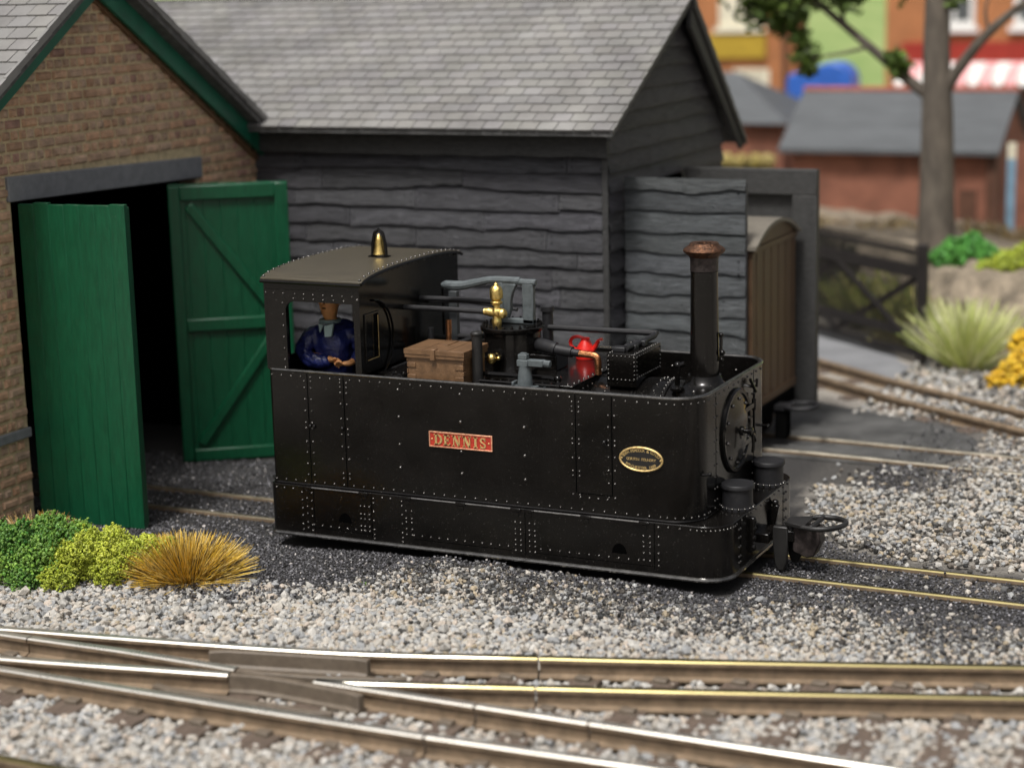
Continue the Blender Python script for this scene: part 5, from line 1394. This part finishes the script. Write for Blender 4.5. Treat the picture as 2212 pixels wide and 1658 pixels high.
# outbuilding
ob_ = thing('brick_outbuilding', (.9, 19.3, -.1), 'low red brick outbuilding with grey slate roof behind the tree', 'outbuilding')
mb = MB(); mb.prism([(-.85, 18, -.2), (-.85, 20.6, -.2), (-.85, 20.6, 1.8), (-.85, 19.3, 2.6), (-.85, 18, 1.8)], (3.42, 0, 0)); obj('wall', mb, 'terra', ob_, smooth=0)
mb = MB()
for (ya, za), (yb, zb) in (((17.8, 1.80), (19.3, 2.70)), ((20.8, 1.80), (19.3, 2.70))): mb.prism([(-1.05, ya, za), (-1.05, yb, zb), (-1.05, yb, zb - .07), (-1.05, ya, za - .07)], (3.74, 0, 0))
r1 = obj('roof', mb, 'slatefar', ob_, smooth=0)
mb = MB(); mb.tube([(-1.05, 19.3, 2.70), (2.69, 19.3, 2.70)], .055, 8); obj('ridge_tiles', mb, 'ridgered', r1)
mb = MB(); mb.box((2.46, 17.93, -.2), (2.62, 18.05, 1.72)); obj('corner_pier', mb, 'shopbrown', ob_)
mb = MB(); mb.box((2.0, 17.97, .0), (2.3, 18.02, 1.15)); obj('door', mb, 'shopbrown', ob_)
# small hut left of it
ht = thing('brick_hut', (-3.6, 22, -.1), 'small brick hut with hipped grey roof between the black shed and the outbuilding', 'hut')
mb = MB(); mb.box((-5.4, 21, -.2), (-2.0, 23.4, 1.98)); obj('wall', mb, 'terra', ht, smooth=0)
mb = MB(); A_, B_, C_, D_ = (-5.6, 20.8, 1.96), (-1.82, 20.8, 1.96), (-1.82, 23.6, 1.96), (-5.6, 23.6, 1.96); r0, r1_ = (-4.6, 22.2, 2.85), (-3.3, 22.2, 2.85)
mb.add([A_, B_, C_, D_, r0, r1_], [(0, 1, 5, 4), (1, 2, 5), (2, 3, 4, 5), (3, 0, 4), (3, 2, 1, 0)]); obj('roof', mb, 'slatefar', ht, smooth=0)
# tree
tree = thing('tree', (2.83, 13, .5), 'large tree with stout grey trunk and leafy branches in front of the outbuilding', 'tree')
mb = MB()
mb.tube(poly_smooth([(2.83, 13, .3), (2.82, 13, .95), (2.81, 13, 1.8), (2.80, 13, 2.75), (2.77, 13, 3.6), (2.77, 13, 4.4), (2.74, 13.05, 5.4), (2.8, 13.1, 6.6), (2.75, 13.1, 7.8)], 4), [.40, .34, .305, .285, .275, .265, .258, .25, .243, .236, .23, .225, .22, .21, .20, .195, .19, .185, .18, .175, .17, .165, .16, .15, .14, .13, .12, .11, .10, .09, .08, .07, .06], 16)
obj('trunk', mb, 'bark', tree)
for pts, ra in (([(2.7, 13, 3.0), (2.38, 12.95, 3.25), (1.85, 12.9, 3.7), (1.05, 12.9, 4.35), (.2, 12.8, 5.0)], .095), ([(2.9, 13, 3.1), (3.1, 12.95, 3.4), (3.5, 12.9, 3.88), (4.1, 12.85, 4.35), (5, 12.8, 4.9)], .10), ([(2.75, 13.05, 4.6), (2.2, 13.5, 5.4), (1.3, 13.9, 5.4)], .09), ([(2.8, 13.05, 5), (3.5, 13.6, 5.8), (4.4, 14, 6.4)], .08), ([(1.05, 12.9, 4.35), (.5, 12.6, 4.45), (-.2, 12.3, 4.6)], .05), ([(1.85, 12.9, 3.7), (1.5, 12.7, 3.62), (1.0, 12.65, 3.55)], .03), ([(2.38, 12.95, 3.25), (2.3, 12.9, 3.45), (2.25, 12.85, 3.75)], .025), ([(3.5, 12.95, 3.88), (3.45, 12.9, 4.2), (3.6, 12.9, 4.6)], .03), ([(1.5, 12.9, 4.0), (1.45, 12.8, 4.3), (1.5, 12.7, 4.7)], .03), ([(2.77, 13, 4.0), (2.95, 12.9, 4.25), (3.0, 12.9, 4.5)], .03)):
    mb = MB(); q = poly_smooth(pts, 5); mb.tube(q, [ra * (1 - .7 * i / len(q)) for i in range(len(q))], 9); obj('branch', mb, 'bark', tree)
mb = MB(); r = random.Random(4)
clumps = [(.75, 12.7, 4.36, .34, 420), (.35, 12.6, 4.30, .36, 420), (.62, 12.7, 4.0, .2, 110), (1.55, 12.8, 4.45, .3, 240), (.9, 12.7, 3.85, .16, 90), (1.3, 12.85, 4.55, .28, 260), (.9, 12.6, 4.15, .16, 80), (.15, 12.5, 4.75, .5, 380), (1.0, 12.9, 4.9, .5, 360), (2.2, 13.1, 4.72, .40, 300), (3.1, 13.2, 4.75, .36, 260), (4.3, 12.9, 4.95, .45, 260),
          (1.0, 12.7, 3.62, .20, 200), (1.03, 12.75, 3.42, .14, 120), (2.28, 12.9, 3.42, .18, 200), (2.2, 12.9, 3.55, .13, 100), (2.95, 13.0, 4.35, .16, 80), (.6, 13, 5.5, .8, 360), (2, 13, 6, .9, 420), (3.5, 13.2, 6, .9, 420), (4.6, 13.2, 5.6, .7, 260), (2.7, 13.2, 7.4, 1., 420), (1.4, 13.8, 6.6, .9, 300), (2.5, 14.2, 5.4, .8, 260)]
for cx, cy, cz, cr, n in clumps:
    for i in range(n):
        d = Vector((r.gauss(0, 1), r.gauss(0, 1), r.gauss(0, 1))).normalized() * cr * r.random() ** .4 * r.uniform(.7, 1.25); p = Vector((cx, cy, cz)) + d
        a = Vector((r.gauss(0, 1), r.gauss(0, 1), r.gauss(0, .6))).normalized(); b = a.orthogonal().normalized(); b.rotate(Matrix.Rotation(r.uniform(0, 6.28), 3, a)); s = r.uniform(.045, .095)
        t = r.uniform(.45, 1.7); mb.add([p - a * s, p + b * s * .55, p + a * s, p - b * s * .55], [(0, 1, 2, 3)], (t, t * r.uniform(.9, 1.15), t * .8))
obj('crown', mb, 'leaf', tree, smooth=0, tone=True)
# brushwood hedge, bushes, tufts
K['brush'] = mat("brushwood", (.34, .26, .15), .9, var=.3, scale=6, attr="tone")
mb = MB(); r = random.Random(15)
for i in range(2600):
    x = r.uniform(-1.5, 8.5); y = 15.5 + r.uniform(-.14, .14); h = r.uniform(.5, .86) + .05 * math.sin(x * 5); t = r.uniform(.5, 1.4)
    mb.bar((x, y, .1), (x + r.uniform(-.12, .12), y + r.uniform(-.05, .05), .1 + h), .02, .02, up=(0, 1, 0), col=(t, t * r.uniform(.9, 1.1), t * .9))
tag(obj('brushwood_fence', mb, 'brush', smooth=0, tone=True), 'rough brown brushwood fence running below the outbuilding', 'fence')
foam('bush', [(3.30, 12.0, .95, .2), (3.5, 12.1, 1.05, .17), (3.15, 12.0, .9, .15), (3.7, 12.1, .95, .16)], [(.045, .20, .03), (.10, .30, .05)], 2200, .05, 'mid green bush on the bank behind the gate post', 'bush', 'bushes on the bank', 'foamw')
foam('bush', [(4.05, 11.7, .85, .2), (4.3, 11.8, .95, .2), (3.8, 11.7, .78, .14), (4.6, 11.8, .9, .22)], [(.20, .28, .02), (.36, .40, .04)], 2400, .05, 'lime green bush on the bank at the right edge', 'bush', 'bushes on the bank', 'foamw')
foam('bush', [(4.78, 8.9, .02, .20), (5.0, 9.0, .2, .24), (4.62, 8.75, -.06, .13), (4.85, 9.2, .28, .2), (5.15, 8.8, .0, .25)], [(.60, .34, .012), (.72, .52, .04)], 2600, .045, 'orange yellow bush low on the right beside the pale tuft', 'bush', None, 'foamw')
foam('bush', [(1.35, 12.9, .5, .42), (.9, 13.2, .55, .4), (1.75, 12.6, .25, .3)], [(.010, .016, .008), (.03, .035, .012)], 2500, .06, 'very dark bush behind the bars of the gate', 'bush', None, 'foamw')
tuft('grass_tuft', (4.02, 9.65, -.13), 620, .86, 1.0, [(.62, .66, .27), (.80, .78, .52), (.42, .50, .12)], .013, 'large pale lime tuft of grass at the foot of the bank', 'grass tuft', rad=.18)
tuft('grass_tuft', (2.85, 10.75, -.13), 160, .42, 1.2, [(.52, .48, .16), (.6, .55, .28), (.36, .34, .08)], .02, 'small straw tuft at the foot of the dark gate', 'grass tuft')
for i, (x, y, s, lab) in enumerate(((2.15, 12.1, .75, 'yellow green tuft seen through the middle of the gate'), (2.75, 11.5, .7, 'yellow green tuft behind the gate near its right post'), (3.2, 11.2, .6, 'pale tuft between the gate post and the bank'))):
    tuft('grass_tuft', (x, y, -.1), 420, s, 1.0, [(.34, .36, .06), (.5, .46, .16), (.16, .24, .03)], .022, lab, 'grass tuft', 'tufts behind the gate', rad=.3)
foam('hedge', [(-1.9 - .22 * i, 19.6, 1.15, .22) for i in range(9)] + [(-1.9 - .22 * i, 19.6, .7, .28) for i in range(9)] + [(-1.9 - .22 * i, 19.6, .2, .3) for i in range(9)], [(.012, .035, .008), (.03, .06, .014)], 5000, .07, 'dark green hedge below the small hut', 'hedge', None, 'foamw')
foam('flowering_shrub', [(-1.75 - .25 * i, 19.4, 1.42, .11) for i in range(4)], [(.38, .31, .08), (.5, .42, .18)], 700, .05, 'row of pale yellow blooms along the top of the dark hedge', 'shrub', None, 'foamw')
# houses
def window(par, x0, x1, z0, z1, y, m_='cream'):
    mb = MB()
    for a, b in (((x0, y - .06, z0), (x1, y - .005, z0 + .12)), ((x0, y - .06, z1 - .1), (x1, y - .005, z1)), ((x0, y - .06, z0 + .12), (x0 + .1, y - .005, z1 - .1)), ((x1 - .1, y - .06, z0 + .12), (x1, y - .005, z1 - .1)), (((x0 + x1) / 2 - .03, y - .06, z0 + .12), ((x0 + x1) / 2 + .03, y - .005, z1 - .1)), ((x0 - .1, y - .14, z0 - .12), (x1 + .1, y - .005, z0 - .003))): mb.box(a, b)
    w = obj('window', mb, m_, par, smooth=0); mb = MB(); mb.box((x0 + .1, y - .03, z0 + .12), (x1 - .1, y - .008, z1 - .1)); obj('pane', mb, 'cream' if m_ == 'cream' else 'darkglass', w, smooth=0)
h1 = thing('brick_house', (-7, 30, -.1), 'orange brick house with cream windows and a plain yellow sign band', 'house')
mb = MB(); mb.box((-10.5, 28, -.2), (-3.95, 28.9, 5.4)); obj('wall', mb, 'orange', h1, smooth=0)
mb = MB(); mb.prism([(-10.7, 27.8, 5.4), (-10.7, 29.1, 5.4), (-10.7, 28.5, 6.2)], (6.95, 0, 0)); obj('roof', mb, 'slatefar', h1, smooth=0)
window(h1, -5.70, -4.68, 3.52, 4.75, 28); window(h1, -8.6, -7.6, 3.52, 4.75, 28); window(h1, -5.35, -4.52, 1.2, 2.6, 28)
mb = MB(); mb.box((-9.5, 27.9, 2.84), (-4.6, 27.995, 3.36)); obj('sign_band', mb, 'yellow', h1, smooth=0)
mb = MB(); mb.tube([(-4.15, 27.93, -.1), (-4.15, 27.93, 5.3)], .06, 8); obj('downpipe', mb, 'shopbrown', h1)
h2 = thing('brick_house', (2, 30, -.1), 'orange brick shop with red fascia and striped pink awning behind the tree', 'house')
mb = MB(); mb.box((-1.9, 28, -.2), (6, 28.9, 5.4)); obj('wall', mb, 'orange', h2, smooth=0)
mb = MB(); mb.prism([(-2.1, 27.8, 5.4), (-2.1, 29.1, 5.4), (-2.1, 28.5, 6.2)], (8.3, 0, 0)); obj('roof', mb, 'slatefar', h2, smooth=0)
window(h2, -.85, .02, 3.48, 4.7, 28, 'white'); window(h2, .85, 1.75, 3.48, 4.7, 28, 'white'); window(h2, 3.2, 4.2, 3.48, 4.7, 28, 'white')
mb = MB(); mb.box((-1.5, 27.86, 2.72), (5.6, 27.995, 3.16)); obj('fascia', mb, 'redf', h2, smooth=0)
mb = MB(); mb.box((-1.5, 27.9, -.1), (5.6, 27.99, 2.2)); obj('shopfront', mb, 'shopbrown', h2, smooth=0)
for i in range(24):
    x = -1.5 + .26 * i; mb = MB()
    mb.prism([(x, 27.85, 2.72), (x + .26, 27.85, 2.72), (x + .26, 27.15, 2.46), (x + .23, 27.13, 2.32), (x + .13, 27.12, 2.26), (x + .03, 27.13, 2.32), (x, 27.15, 2.46)], (0, .02, .02)); obj('awning_stripe', mb, 'pink' if i % 2 else 'white', h2, smooth=0)
# blue van
vn = thing('kiosk', (-2.2, 24.4, -.1), 'bright blue kiosk with rounded roof between the two orange houses', 'kiosk')
mb = MB(); pts = [(-2.88, 0.3), (-2.88, 2.55), (-2.82, 2.70), (-2.6, 2.74)] + [(-1.95 + .42 * math.sin(t), 2.55 + .38 * math.cos(t)) for t in [i * math.pi / 2 / 8 - .5 for i in range(11)]] + [(-1.5, 2.2), (-1.5, .3)]
mb.prism([(a, 24, z) for a, z in pts], (0, .7, 0)); obj('body', mb, 'blue', vn, bevel=.05)
mb = MB(); mb.box((-2.7, 23.985, 1.5), (-1.7, 23.998, 2.1)); obj('window', mb, 'darkglass', vn)
sg = thing('sign_board', (3.5, 17.3, .0), 'pale blue and cream painted board standing at the right edge by the outbuilding', 'sign')
mb = MB(); mb.box((2.94, 17.2, .2), (3.08, 17.26, 1.75)); obj('panel', mb, 'skyblue', sg, smooth=0)
mb = MB(); mb.box((3.08, 17.2, .2), (3.5, 17.26, 2.0)); obj('panel', mb, 'terra', sg, smooth=0)
mb = MB(); mb.box((2.94, 17.2, 1.75), (3.08, 17.26, 2.0)); obj('panel', mb, 'cream', sg, smooth=0)
mb = MB(); mb.box((3.3, 17.27, -.2), (3.4, 17.35, 2.1)); obj('post', mb, 'shopbrown', sg, smooth=0)
